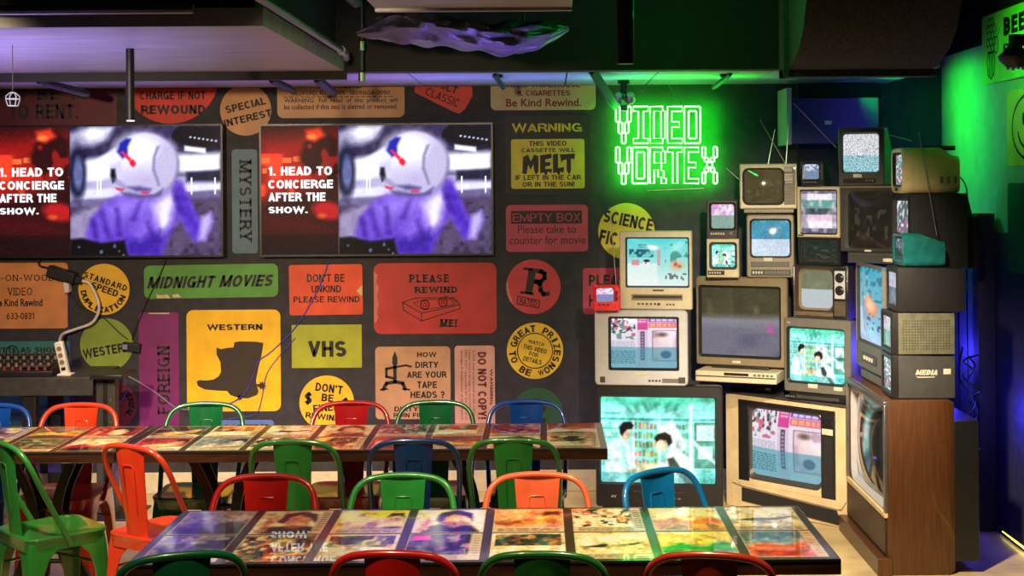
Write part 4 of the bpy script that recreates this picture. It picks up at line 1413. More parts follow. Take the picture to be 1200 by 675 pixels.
# ---- bottom left: large black set on a low plinth, silver set, tan set, little red one
D1 = 7.95
ZA, ZB, ZC = .765, 1.187, 1.629
t = TV('television', 'large black television at the foot of the stack showing two shop clerks', (698, 452, 847, 592), D1, .082, ZA, 8, .5, (704, 466, 838, 564), m_blk, m_blk, p_clerks(1, 160, 120), rad_=.02, margin=2, srad=.014, back=(.6, .6))
t.panel(742, 573, 803, 588, m_bezd, 'front_flap', .003)
t.knob(771, 581, 2.2, m_grey, 'button', .004)
t.buttons(782, 580, 800, 582, 3, m_grey)
t.text('AV', 716, 578, 722, 581, m_label)
t.box(-.32, .32, .03, .38, -.081, -.001, m_blk, 'plinth')
t = TV('television', 'silver television standing on the large black one, a tape box on its screen', (697, 364, 806, 450), D1, ZA + .001, ZB, 8, .42, (716, 374, 793, 430), m_silver, m_bezd, p_sleeve(2, 120, 92), rad_=.025, margin=3, srad=.012)
t.buttons(760, 443, 776, 445, 4, m_dgrey)
t.panel(703, 440, 709, 447, m_dgrey, 'speaker_slot', .002)
t.panel(795, 440, 803, 447, m_dgrey, 'speaker_slot', .002)
t.panel(745, 436, 757, 438, m_label, 'badge', .002)
t.panel(776, 441.5, 795, 446.5, m_grey, 'control_panel', .002)
t = TV('television', 'tan television with a tape slot on top of the silver one', (726, 271, 811, 361), D1 + .03, ZB + .001, ZC, 10, .4, (735, 280, 806, 334), m_tan, m_bezd, p_teal(3, 110, 84), rad_=.008, margin=2, srad=.01)
t.panel(740, 343.5, 800, 350.5, m_taupe, 'tape_slot', .003)
t.panel(742, 345, 799, 348, m_bezd, 'tape_flap', .005)
t.panel(765, 338, 778, 340, m_dgrey, 'badge', .002)
t.buttons(747, 353.5, 776, 355.5, 6, m_dgrey)
t.knob(772, 354.5, 1.6, m_dgrey, 'button', .004)
t.buttons(781, 354, 792, 356, 3, m_dgrey)
t.panel(735, 352, 804, 358, m_tan, 'control_panel', .0015)
t = TV('portable_television', 'tiny red portable television with a tall rod antenna on the silver one', (695, 331, 727, 362), D1 - .03, ZB + .001, ZB + .145, 2, .12, (699, 335, 719, 351), m_redp, m_redp, p_split(4, (236, 220, 246), (130, 140, 190)), rad_=.02, srad=.014, margin=2.2, recess=.008, bulge=.006, back=(.8, .8), sidelen=.05)
t.panel(696, 357, 726, 361.5, m_redp, 'foot', .02)
t.panel(721, 338, 724, 350, m_blk, 'tuning_dial', .004)
t.knob(725.5, 344, 2.6, m_redp, 'knob', .01, m_redp)
t.buttons(701, 353.5, 716, 355.5, 3, m_dgrey)
t.antenna([(722, 333, .05), (715, 243, .05)], .0018)

# ---- middle column
D5 = 8.18
ZV, ZE, ZF = ZA + .076, 1.354, 1.715
o = thing('tape_player', 'flat tan video recorder under the large grey brown television', 'video recorder', (*P(869, 452, 8.02).xy, ZA + .001), rad(-22), None)
MB().box(-.27, .2, 0, .3, .0, .062).build('casing', m_tan, o, bevel=.006)
MB().box(-.265, .195, -.003, .01, .03, .036).build('tape_slot', m_dgrey, o)
MB().box(-.1, .04, -.004, .01, .042, .056).build('display', m_bezd, o)
for i in range(5):
    MB().box(.07 + i * .024, .085 + i * .024, -.006, .01, .044, .054).build('button', m_grey, o)
t = TV('television', 'large grey brown television with a dim screen, on the flat tan recorder', (815, 329, 922, 431), D5, ZV, ZE, 25, .44, (821, 342, 912, 419), m_taupe, m_bezd, p_standby(), TV_LOW, rad_=.015, margin=3, srad=.015, back=(.6, .6), sidelen=.04)
t.panel(858, 425, 868, 428, m_label, 'badge', .002)
for o_ in t.o.children:
    if o_.name.startswith('casing'):
        pass
t.box(-.17, .17, -.02, .2, -.0122, .002, m_blk, 'pedestal')
t = TV('television', 'small tan television beneath the small dark one, left of the tape-slot set', (828, 281, 866, 325), 8.12, ZE + .001, 1.577, 14, .26, (834, 287.5, 861, 313), m_tan, m_dgrey, p_clerks(3, 64, 50), rad_=.006, margin=3, srad=.02, bulge=.008, recess=.014)
t.panel(829.5, 317, 849, 322, m_bezd, 'control_panel', .003)
t.buttons(831, 318.5, 846, 320.5, 5, m_label)
t.panel(852, 317.5, 858, 322, m_label, 'badge', .003)
t = TV('television', 'small dark television balanced on the small tan one', (828, 235, 864, 280), 8.12, 1.578, 1.798, 14, .26, (833.5, 240, 860, 268), m_dgrey, m_bezd, p_split(9), rad_=.005, margin=2.5, srad=.016, bulge=.008, recess=.014)
t.panel(830, 270, 862, 278, m_bezd, 'control_panel', .003)
t.buttons(833, 273, 850, 275.5, 6, m_label)
t.knob(857, 274, 2.2, m_grey, 'knob', .006)
t = TV('television', 'taupe television with a built-in tape slot and blue snow on its screen', (875, 257, 931, 328), 8.1, ZE + .001, ZF, 10, .36, (881, 264, 925.5, 304), m_taupe, m_bezd, p_bluesnow(), rad_=.015, margin=2.2, srad=.025)
t.panel(880, 310.5, 925, 316, m_dgrey, 'tape_slot', .003)
t.panel(895, 305.5, 905.5, 309.5, m_label, 'badge', .004)
t.panel(880, 319, 927, 326, m_bezd, 'control_panel', .0015)
t.buttons(882, 321, 895, 323.5, 4, m_label)
t.buttons(897, 321, 925, 323.5, 8, m_grey)
o = thing('tape_player', 'thin taupe recorder slab between the taupe set and the woodgrain set', 'video recorder', (*P(901, 256, 8.07).xy, ZF + .001), rad(-10))
MB().box(-.14, .14, 0, .3, .008, .03).build('casing', m_taupe, o, bevel=.003)
MB().box(-.13, .13, -.002, .01, .014, .018).build('tape_slot', m_bezd, o)
for sx in (-.12, .12):
    MB().disc((sx, .03, .008), .012, 'Z', 12, .008).build('foot', m_blk, o)
    MB().disc((sx, .27, .008), .012, 'Z', 12, .008).build('foot', m_blk, o)
ZG = ZF + .032
t = TV('television', 'old woodgrain television with rabbit-ear rods, topmost of the middle column', (867, 193, 934, 248), 8.08, ZG, 2.003, 8, .36, (872.5, 200.5, 917, 241), m_tan, m_dgrey, p_dim((104, 92, 58), 9), TV_LOW, rad_=.006, margin=2.5, srad=.035, bulge=.02)
t.panel(919, 197, 932, 243, m_fakewood, 'control_panel', .004)
t.panel(919, 197, 929, 203.5, m_bezd, 'tuning_dial', .007)
t.knob(931.4, 198.5, 1.2, m_redp, 'button', .004)
for k in range(3):
    t.panel(919.5, 205.5 + k * 3, 929, 207.5 + k * 3, m_label, 'button', .007, .001)
t.panel(919.5, 214, 930, 217.5, m_bezd, 'badge', .006)
t.antenna([(921, 193, .15), (891, 141, .15)])
t.antenna([(921, 193, .16), (926, 118, .16)])
t.antenna([(900, 193, .2), (908, 152, .2)])
t.antenna([(868, 212, .1), (851, 197, .1)], .002)

# ---- the beige console on the floor and the column above it
ZK = .665
t = TV('console_television', 'beige floor console television with a long black speaker grille', (848, 468, 992, 606), 8.06, .0005, ZK, 46, .42, (877, 484, 958.5, 563), m_beige, m_dgrey, p_sleeve(5, 120, 92), rad_=.006, margin=4.5, srad=.05, bulge=.03, back=(.55, .8), recess=.035, sidelen=.04)
t.panel(865, 476, 877.5, 574, m_bezd, 'frame_side', .006)
t.panel(962.5, 480, 978, 579, m_bezd, 'control_panel', .008)
t.panel(964, 485, 976, 494, m_blk, 'tuning_dial', .014)
t.panel(964, 495, 976, 502, m_label, 'badge', .012)
t.panel(964.5, 504, 975.5, 574, m_cloth, 'speaker_slot', .011)
t.panel(865, 474, 978, 480, m_bezd, 'frame_top', .007)
t.panel(865, 571, 963, 575, m_beige, 'frame_bottom', .012)
b = MB()
q = [t.l(868, 581), t.l(976, 581), t.l(983, 606), t.l(868, 597)]
q = [t.l(*p) for p in ((869, 580), (979, 587), (984, 600), (982, 602.5), (869, 596))]
b.prism(q[::-1], -.008, .004)
b.build('speaker_grille', m_cloth, t.o)
b = MB()
q = [t.l(*p) for p in ((858, 575), (990, 575), (985, 584), (979, 584.5), (870, 577.5))]
b.prism(q[::-1], -.012, .004)
b.build('ledge', m_beige, t.o)
MB().box(-t.W / 2 - .01, t.W / 2 + .01, -.012, .38, t.Hh + .0002, t.Hh + .012).build('top_board', m_dgrey, t.o, bevel=.004)
t.text('A', 855.5, 592, 857, 594, m_bezd)
ZK += .0135
o = thing('tape_player', 'black video recorder wedged behind on the console, left of the cube-shaped set', 'video recorder', (1.19, 8.27, ZK + .001), rad(-40))
MB().box(-.15, .13, 0, .2, 0, .08).build('casing', m_blk, o, bevel=.004)
MB().box(-.12, .08, -.003, .01, .045, .065).build('tape_slot', m_dgrey, o)
MB().box(.09, .12, -.003, .01, .02, .03).build('display', m_label, o)
D23 = 7.9
o = thing('tape_player', 'low black box under the grey cube-shaped television', 'video recorder', (*P(957, 470, 7.9).xy, ZK + .001), rad(-38))
MB().box(-.17, .19, -.005, .34, .0, .04).build('casing', m_blk, o, bevel=.004)
MB().box(-.12, .14, -.009, .01, .01, .028).build('tape_slot', m_dgrey, o)
for i in range(4):
    MB().box(-.19 + i * .016, -.18 + i * .016, -.01, .01, .012, .02).build('button', m_grey, o)
ZL, ZM, ZN, ZO, ZQ = ZK + .043, 1.135, 1.432, 1.588, 1.872
t = TV('television', 'grey cube-shaped television showing the shop clerks, on the beige console', (918, 371, 996, 459), D23, ZL, ZM, 38, .42, (923.5, 383.5, 987.5, 446), m_grey, m_bezd, p_clerks(6, 110, 90), rad_=.01, margin=2.4, srad=.02)
t.panel(947, 448, 958, 453, m_label, 'badge', .003)
t.panel(977, 449, 987, 453.5, m_label, 'energy_label', .003)
t.text('TV', 922.5, 375.5, 927, 378, m_label, bold=.02)
t = TV('television', 'wood-edged television with two round dials on the cube-shaped one', (930, 308.5, 994, 370), 7.92, ZM + .001, ZN, 36, .36, (937.5, 314.5, 974, 358), m_woodd, m_taupe, p_dim((120, 124, 96), 12, 60, 50, (186, 196, 200)), TV_ON, rad_=.004, margin=2, srad=.035, bulge=.02)
t.panel(976.5, 309.5, 992.5, 368.5, m_bezd, 'control_panel', .004)
t.panel(978.5, 314, 990.5, 346, m_silver, 'dial_plate', .007)
t.knob(984.7, 322, 5.6, m_bezd, 'dial')
t.knob(984.7, 336.5, 5.6, m_bezd, 'dial')
t.panel(978, 349, 991, 366, m_grille, 'speaker_grille', .007)
t.panel(931, 362.5, 976, 367, m_fakewood, 'trim_strip', .004)
for (x0, y0, x1, y1) in ((930, 308.5, 994, 310), (930, 368.7, 994, 370), (930, 310, 931.4, 368.7), (992.6, 310, 994, 368.7)):
    t.panel(x0, y0, x1, y1, m_chrome, 'chrome_edge', .008, .001)
t = TV('television', 'dark glossy television mirroring green light, under the set with bright bands', (935, 274.5, 984, 305), 7.92, ZN + .001, ZO, 36, .32, (938.5, 277, 981, 302), m_bezd, m_blk, p_dim((38, 52, 44), 15), TV_LOW, rad_=.004, margin=.8, srad=.01, bulge=.02, recess=.008)  # dim green glow of the picture paints the mirrored neon
t = TV('television', 'square tan framed television with bright horizontal bands on its screen', (933.5, 216, 983, 274), 7.92, ZO + .001, ZQ, 36, .32, (938.5, 221, 979.5, 269), m_tan, m_bezd, p_bars(), rad_=.004, margin=1.6, srad=.012, bulge=.015, recess=.008)
t.panel(935, 271, 942, 272.6, m_bezd, 'badge', .002)
t = TV('portable_television', 'tiny black television sitting on the square tan framed one', (938, 184.5, 966, 213), 7.92, ZQ + .001, ZQ + .145, 30, .16, (942, 188.5, 959, 205), m_blk, m_bezd, p_split(12, (200, 214, 236), (120, 140, 170), pink=(90, 100, 130)), rad_=.008, srad=.012, margin=1.8, bulge=.006, recess=.008, back=(.8, .8))
t.buttons(941, 207.5, 958, 209, 5, m_grey)
t.panel(961, 188, 964.5, 206, m_dgrey, 'control_panel', .003)
t.knob(962.8, 196, 1.6, m_grey, 'knob', .006)

# ---- wooden console at the right, its glass facing the room
CX0, CYN, CYF = 1.632, 6.85, 7.73
mid = (CYN + CYF) / 2


class SideTV(TV):
    """a set whose front looks left across the room; given in metres"""

    def __init__(s, name, label, x, y0, y1, z0, z1, yaw=90, depth=.4, scr=None, **kw):
        w = y1 - y0
        s.k = 1.0
        super_box = (0, 0, 1, 1)
        s.x, s.w = x, w
        s._init(name, label, x, (y0 + y1) / 2, w, z0, z1, yaw, depth, scr, **kw)

    def _init(s, name, label, x, y, w, z0, z1, yaw, depth, scr, case=None, bez=None, pic=None, smat=None, rad_=.02, srad=.03, bulge=.018, back=(.62, .62), backup=0, margin=.012, recess=.02, sidelen=.07, cat='television', group=TVG):
        s.W, s.Hh, s.cx, s.py1, s.kz, s.k = w, z1 - z0, 0, 0, -1, 1
        s.o = thing(name, label, cat, (x, y, z0), rad(-yaw), group)
        ring = lambda cx, cz, ww, h, r, yy: [(xx, yy, zz) for xx, zz in rrect(cx, cz, ww, h, r)]
        W_, H_ = s.W, s.Hh
        b = MB()
        sx0, sz0, sx1, sz1 = scr
        sw, sh, scx, scz = sx1 - sx0, sz1 - sz0, (sx0 + sx1) / 2, (sz0 + sz1) / 2
        ow, oh = sw + margin * 2, sh + margin * 2
        b.loft([ring(scx, scz, ow, oh, srad, .012), ring(scx, scz, ow, oh, srad, 0), ring(0, H_ / 2, W_ - .012, H_ - .012, rad_, 0)], 0, False, False)
        hb = H_ * back[1]
        b.loft([ring(0, H_ / 2, W_ - .012, H_ - .012, rad_, 0), ring(0, H_ / 2, W_, H_, rad_, .008), ring(0, H_ / 2, W_, H_, rad_, sidelen),
                ring(0, hb / 2 + (H_ - hb) * backup, W_ * back[0], hb, rad_, depth * .9), ring(0, hb / 2 + (H_ - hb) * backup, W_ * back[0] * .96, hb * .97, rad_, depth)], 0, False, True)
        b.build('casing', case, s.o)
        b = MB()
        b.loft([ring(scx, scz, ow, oh, srad, .004), ring(scx, scz, sw, sh, srad * .8, recess)], 0, False, False)
        b.build('bezel', bez or m_bezd, s.o)
        pic_object('screen', pic, sw * 1.06, sh * 1.06, smat or TV_ON, s.o, bulge, loc=(scx, recess + .004, scz))

    def l(s, x, z):
        return (x, z)


t = SideTV('console_television', 'tall walnut floor console television seen from its wooden side', CX0, CYN, CYF, .0005, .842, 90, .33, (-.36, .33, .36, .77), case=m_wood, bez=m_silver,
           pic=p_reflect(), smat=TV_LOW, rad_=.004, margin=.03, srad=.07, bulge=.05, back=(1, 1), recess=.03, sidelen=.2)
t.box(-.43, .43, -.012, .0, .10, .27, m_woodd, 'speaker_panel')
t.box(-.46, .455, -.05, .02, .0, .085, m_wood, 'plinth')
t.box(-.44, .44, -.014, .004, .275, .3, m_cream2, 'trim_strip')
for s_ in (-1, 1):
    t.box(s_ * .43 - .012, s_ * .43 + .012, -.014, .004, .3, .82, m_steel, 'trim_strip')
t.box(-.44, .44, -.016, .01, .812, .836, m_steel, 'trim_strip')
t.box(-.42, .42, .331, .45, .06, .74, m_blk, 'rear_housing')
b = MB()
b.box(.12, .16, .06, .1, 0, .05)
ZS = .8435
t = SideTV('television', 'tall grey television turned sideways on the walnut console', 1.685, 7.18, 7.72, ZS + .06, 1.452, 88, .38, (-.25, .15, .25, .545), case=m_grey, bez=m_dgrey, pic=p_blueposter(), rad_=.03, srad=.03, bulge=.03, margin=.014)
t.box(-.22, .22, .01, .3, -.0595, .001, m_grey, 'pedestal', .01)
t.box(-.15, .15, -.004, .004, .045, .09, m_bezd, 'control_panel', .001)
for i in range(4):
    t.box(-.1 + i * .05, -.07 + i * .05, -.008, 0, .055, .075, m_label, 'button', .001)
YM = 6.9


def monitor(label, z0, z1, x, depth, pic, case, y1=7.15, **kw):
    w = y1 - YM
    h = z1 - z0
    t = SideTV('monitor', label, x, YM, y1, z0, z1, 92, depth, (-w / 2 + .025, .03, w / 2 - .022, h - .03), case=m_bezd, pic=pic, rad_=.005, srad=.01, bulge=.006, margin=.008, back=(.97, .97), sidelen=depth * .2, recess=.008, **kw)
    return t


t = monitor('black box monitor with white lettering on its side, directly on the walnut console', ZS, ZS + .212, 1.672, .31, p_pinkgreen(3), m_dgrey)
g = MB()
g.box(.1, .1, 0, 0, 0, 0)
w = .25
m_olive = pm('olive_metal', (92, 90, 70), .5, metal=.2, var=.15)
MB().box(w / 2, w / 2 + .004, .035, .305, .004, .206).build('side_panel', m_dgrey, t.o, bevel=.001)


def side_text(t, s, y0, y1, z0, z1, mat, w, **kw):
    """lettering on the flank of a sideways set"""
    v, f = glyphs(s, **kw)
    xs, ys = [p[0] for p in v], [p[1] for p in v]
    a0, a1, b0, b1 = min(xs), max(xs), min(ys), max(ys)
    vv = [(w / 2 + .0046, y0 + (x - a0) / (a1 - a0) * (y1 - y0), z0 + (z - b0) / (b1 - b0) * (z1 - z0)) for x, z in v]
    return MB().add(vv, f).build('lettering', mat, t.o, smooth=0)


side_text(t, 'MEDIA', .115, .22, .115, .142, m_label, w, bold=.05, shear=.25)
MB().box(w / 2 + .004, w / 2 + .005, .25, .285, .12, .146).build('sticker_label', m_label, t.o, bevel=0)
MB().add([(w / 2 + .0047, .115, .108), (w / 2 + .0047, .21, .108), (w / 2 + .0047, .205, .104), (w / 2 + .0047, .13, .103)], [(0, 1, 2, 3)]).build('swoosh', m_label, t.o, smooth=0)
t = monitor('box monitor with a perforated olive metal flank above the lettered monitor', ZS + .2125, ZS + .418, 1.672, .31, p_split(5, (200, 230, 225), (120, 160, 150)), m_olive)
MB().box(w / 2, w / 2 + .004, .035, .305, .004, .202).build('side_panel', m_olive, t.o, bevel=.001)
b = MB()
for i in range(17):
    for j in range(11):
        if i in (9, 10) and j < 0:
            continue
        y_, z_ = .06 + i * .0137, .03 + j * .0135
        b.add([(w / 2 + .0046, y_ + .0036 * cos(a * pi / 3), z_ + .0036 * sin(a * pi / 3)) for a in range(6)], [(0, 1, 2, 3, 4, 5)])
b.build('perforation', m_bezd, t.o, smooth=0)
t = monitor('black box monitor on top of the perforated one', ZS + .4185, ZS + .636, 1.70, .33, p_split(8, (180, 200, 215), (90, 110, 130)), m_blk, 7.15)
ZT = ZS + .637
t = SideTV('portable_television', 'small clear teal plastic television with a rod antenna, on the black box monitor', 1.735, 6.93, 7.13, ZT, ZT + .165, 88, .21, (-.07, .035, .07, .135), case=m_teal, bez=m_teal, pic=p_split(2, (60, 120, 120), (30, 80, 80)), smat=TV_LOW, rad_=.03, srad=.02, bulge=.008, recess=.008, back=(.9, .75), sidelen=.08)
t.antenna([(1098, 276, -.02), (1077, 156, -.05)], .002)
MB().box(-.08, .08, .02, .2, .1, .112).build('handle', m_teal, t.o, bevel=.004)
t = SideTV('television', 'black television lit green at its edge, under the rounded cream portable', 1.846, 7.25, 7.60, ZT - .03, ZT + .355, 90, .38, (-.15, .07, .15, .345), case=m_blk, bez=m_dgrey, pic=p_pinkgreen(7), rad_=.008, srad=.02, back=(.7, .7), sidelen=.3)
for sx in (-.14, .14):
    t.box(sx - .02, sx + .02, .03, .32, -.0, .002, m_blk, 'foot', 0)
ZU = ZT + .3555
# rounded cream portable
t = SideTV('portable_television', 'rounded cream portable television seen from the side at the right of the stack', 1.826, 7.27, 7.55, ZU, ZU + .235, 92, .30, (-.115, .045, .115, .2), case=m_cream2, bez=m_bezd, pic=p_pinkgreen(5), rad_=.045, srad=.03, back=(.8, .82), sidelen=.2)
for k in range(3):
    t.box(.1445, .1465, .19 + k * .035, .205 + k * .035, .05, .085, m_taupe, 'vent', .0)
t.box(-.02, .02, .12, .3, .222, .246, m_dgrey, 'handle', .006)
t.panel(-.03, .03, .03, .012, m_bezd, 'badge', .004)
# ---- right middle: dark wooden set and the snowy one on it
t = TV('television', 'dark framed television with a black reflecting screen below the snowy one', (984, 217, 1046, 290), 7.73, 1.515, 1.874, 38, .36, (992, 223, 1042, 286), m_dgrey, m_dgrey, p_dim((40, 34, 24), 21), TV_LOW, rad_=.005, margin=3, srad=.03, bulge=.02)
t.panel(1013, 287.4, 1021, 289.6, m_label, 'badge', .003)
t.panel(984.5, 217, 1046, 219, m_taupe, 'trim_strip', .006)
tt = t
o = thing('tape_player', 'dark flat player with a pale label under the black reflecting screen', 'video recorder', (tt.o.location.x, tt.o.location.y, 1.4535), rad(-38))
MB().box(-.11, .18, .0, .3, .0, .06).build('casing', m_dgrey, o, bevel=.004)
MB().box(-.1, .17, -.004, .01, .044, .052).build('trim_strip', m_steel, o)
MB().box(.1, .16, -.004, .01, .012, .03).build('display', m_label, o)
t = TV('television', 'grey television full of black and white snow, topmost at the right', (982, 149, 1036, 215), 7.73, 1.8755, 2.19, 30, .4, (987, 156, 1028.5, 199), m_dgrey, m_bezd, p_static(4, 90, 76), rad_=.008, margin=2, srad=.02, bulge=.01)
t.panel(1000, 201.5, 1010, 205.5, m_label, 'badge', .004)
t.panel(988, 207, 1027, 212, m_bezd, 'tape_slot', .003)
t.buttons(1015, 208, 1025, 210, 3, m_grey)
t.antenna([(980, 173, -.05), (930, 121, -.1)], .0018)
t.antenna([(1068, 165, .3), (1030, 155, .02)], .0022)

# ================================================================ tables with tape covers under clear lacquer
TABLE_Z = .755
m_tablewood = pm('dark_table_wood', (48, 27, 17), .3, var=.3, scale=5, stretch=(1, 9, 9), coat=.6)
m_print = pic_mat('lacquered_print', 0, .35, 1.0, .12)
m_iron = pm('black_cast_iron', (17, 17, 19), .45, metal=.3, var=.2, scale=30)


def cover_pic(kind, c, seed):
    """a tape sleeve: pale card with a photograph-like picture; c: background, subject, accent, dark"""
    r = random.Random(seed)
    bg, fg, ac, dk = c
    p = Pic(48, 44, bg)
    card = (226, 202, 156)
    if kind == 'portrait':
        p.poly([(.15, 1), (.22, .72), (.42, .66), (.8, .7), (.95, 1)], dk, .05)
        p.ell(.55, .46, .17, .3, fg, .3).ell(.6, .48, .09, .2, tuple(min(255, v + 30) for v in fg), .9)
        p.poly([(.3, .5), (.34, .16), (.58, .04), (.8, .18), (.82, .5), (.72, .3), (.55, .2), (.42, .3), (.38, .55)], dk, .04)
        p.poly([(.08, .9), (.14, .4), (.2, .34), (.24, .5), (.22, .9)], fg, .04)
    elif kind == 'crowd':
        p.blotch(9, .5, fg, seed, .9, .06).blotch(13, .55, dk, seed + 1, .9, .06).blotch(15, .62, ac, seed + 2, .8, .06)
    elif kind == 'land':
        p.grad(bg, fg).poly([(0, .6), (.3, .44), (.55, .58), (.8, .4), (1, .5), (1, 1), (0, 1)], ac, .06)
        p.poly([(.0, .8), (.5, .7), (1, .82), (1, 1), (0, 1)], dk, .06)
    elif kind == 'recline':
        p.poly([(.06, .7), (.3, .5), (.6, .46), (.8, .3), (.92, .4), (.82, .62), (.4, .78)], fg, .05)
        p.ell(.8, .32, .09, .13, fg, .3).poly([(.7, .32), (.74, .14), (.92, .14), (.96, .36), (.86, .24)], dk, .03)
        p.poly([(.05, .84), (.95, .7), (.95, .92), (.05, .96)], ac, .05)
    elif kind == 'note':
        p.rect(0, 0, 1, 1, card).rect(.06, .06, .94, .5, fg).blotch(7, .5, dk, seed, .8, .15, (.06, .06, .94, .5)).blotch(11, .55, ac, seed + 3, .8, .1, (.06, .06, .94, .5))
    elif kind == 'block':
        p.rect(0, 0, 1, 1, fg).blotch(5, .5, dk, seed, .9, .2).blotch(8, .55, bg, seed + 2, .8, .15).blotch(15, .66, ac, seed + 4, .5, .08)
        p.rect(.06, .08, .3, .26, ac)
    elif kind == 'bird':
        p.poly([(.1, .56), (.4, .46), (.6, .5), (.9, .4), (.92, .44), (.62, .58), (.4, .6)], dk, .02).blotch(10, .6, fg, seed, .7, .1)
    n = p.fbm(6, seed + 20) * .5 + p.fbm(14, seed + 21) * .3 + p.fbm(26, seed + 22) * .35
    p.a = np.clip(p.a * (.45 + n[..., None] * .95), 0, 1)
    lum = p.a.mean(-1, keepdims=True) * np.array([1.06, 1.0, .9])
    p.a = np.clip(p.a * .75 + lum * .25, 0, 1)
    p.a = np.clip((p.a - .48) * 1.65 + .5, 0, 1)
    if kind in ('note', 'bird', 'recline') or seed % 3 == 0:
        p.rect(0, .8, 1, 1, card).lines(.08, .84, .92, .97, 3, dk, seed, .45)
    if seed % 4 == 1:
        p.rect(.84, 0, 1, 1, card)
        p.lines(.87, .1, .97, .9, 9, dk, seed, .5)
    e = .028
    for q in ((0, 0, e, 1), (1 - e, 0, 1, 1), (0, 0, 1, e * 1.3), (0, 1 - e * 1.3, 1, 1)):
        p.rect(*q, (214, 194, 156), .9)
    return p.snow(.05, seed)


PAL = [((214, 190, 148), (196, 140, 96), (170, 60, 40), (44, 30, 26)), ((226, 208, 164), (150, 110, 80), (90, 120, 90), (50, 40, 34)), ((90, 60, 40), (196, 150, 96), (220, 180, 60), (30, 22, 18)),
       ((120, 130, 130), (170, 160, 160), (110, 70, 60), (40, 44, 50)), ((236, 210, 60), (200, 130, 90), (60, 40, 120), (36, 30, 60)), ((200, 170, 130), (230, 200, 170), (150, 40, 50), (36, 28, 30)),
       ((70, 90, 70), (150, 160, 110), (210, 190, 80), (24, 36, 26)), ((160, 60, 50), (220, 160, 120), (240, 220, 180), (50, 20, 20))]
KINDS = ['portrait', 'crowd', 'land', 'recline', 'note', 'block', 'bird']


def make_table(label, cx, cy, yaw, Lx, Ly, seed, spec=None, pedestals=(-.62, .62), z=TABLE_Z):
    t = thing('cafe_table', label, 'table', (cx, cy, 0), rad(yaw), 'long tables topped with tape covers')
    MB().box(-Lx / 2, Lx / 2, -Ly / 2, Ly / 2, z - .048, z).build('tabletop', m_tablewood, t, bevel=.004)
    r = random.Random(seed)
    n = 8
    pitch = (Lx - .03) / n
    ch = (Ly - .05) / 2
    for row in range(2):
        for i in range(n):
            if spec and (row, i) in spec:
                kind, pal = spec[(row, i)]
            else:
                kind, pal = r.choice(KINDS), r.choice(PAL)
            w = pitch - .03
            o = pic_object('movie_cover', cover_pic(kind, pal, seed * 50 + row * 10 + i), w, ch - .006, m_print, t, flat=True,
                           loc=(-Lx / 2 + .015 + pitch * (i + .5), -Ly / 4 + row * Ly / 2 - (row - .5) * .02, z + .0008))
    MB().box(-Lx / 2 + .004, Lx / 2 - .004, -Ly / 2 - .003, -Ly / 2 + .002, z - .006, z + .001).build('edge_strip', m_blackmetal, t, bevel=0)
    for px_ in pedestals:
        o = MB()
        # four bowed flat legs meeting at a narrow waist
        for sx in (-1, 1):
            for sy in (-1, 1):
                path = catmull([(px_ + sx * .15, sy * .085, z - .05), (px_ + sx * .07, sy * .06, .52), (px_ + sx * .055, sy * .05, .36), (px_ + sx * .11, sy * .06, .17), (px_ + sx * .2, sy * .07, .02)], 6)
                rings = []
                for q in path:
                    rings.append([(q.x - .022, q.y - .01, q.z), (q.x + .022, q.y - .01, q.z), (q.x + .022, q.y + .01, q.z), (q.x - .022, q.y + .01, q.z)])
                lg = MB().loft(rings).build('leg', m_iron, t, bevel=.003)
                MB().lathe([(0, .0005), (.028, .0005), (.03, .012), (.016, .026), (0, .026)], 14, M=Matrix.Translation((px_ + sx * .2, sy * .07, 0))).build('foot', m_iron, lg)
        b = MB()
        b.box(px_ - .17, px_ + .17, -.2, .2, z - .058, z - .046)
        b.build('bracket', m_iron, t, bevel=.002)
        b = MB()
        b.tube([(px_ + .085 * cos(a), 0, .36 + .085 * sin(a)) for a in [k * pi / 12 for k in range(24)]], .012, 8, closed=True)
        b.build('ring', m_iron, t)
        MB().tube([(px_ - .11, 0, .2), (px_ + .11, 0, .2)], .011, 8).build('stretcher', m_iron, t)
    return t


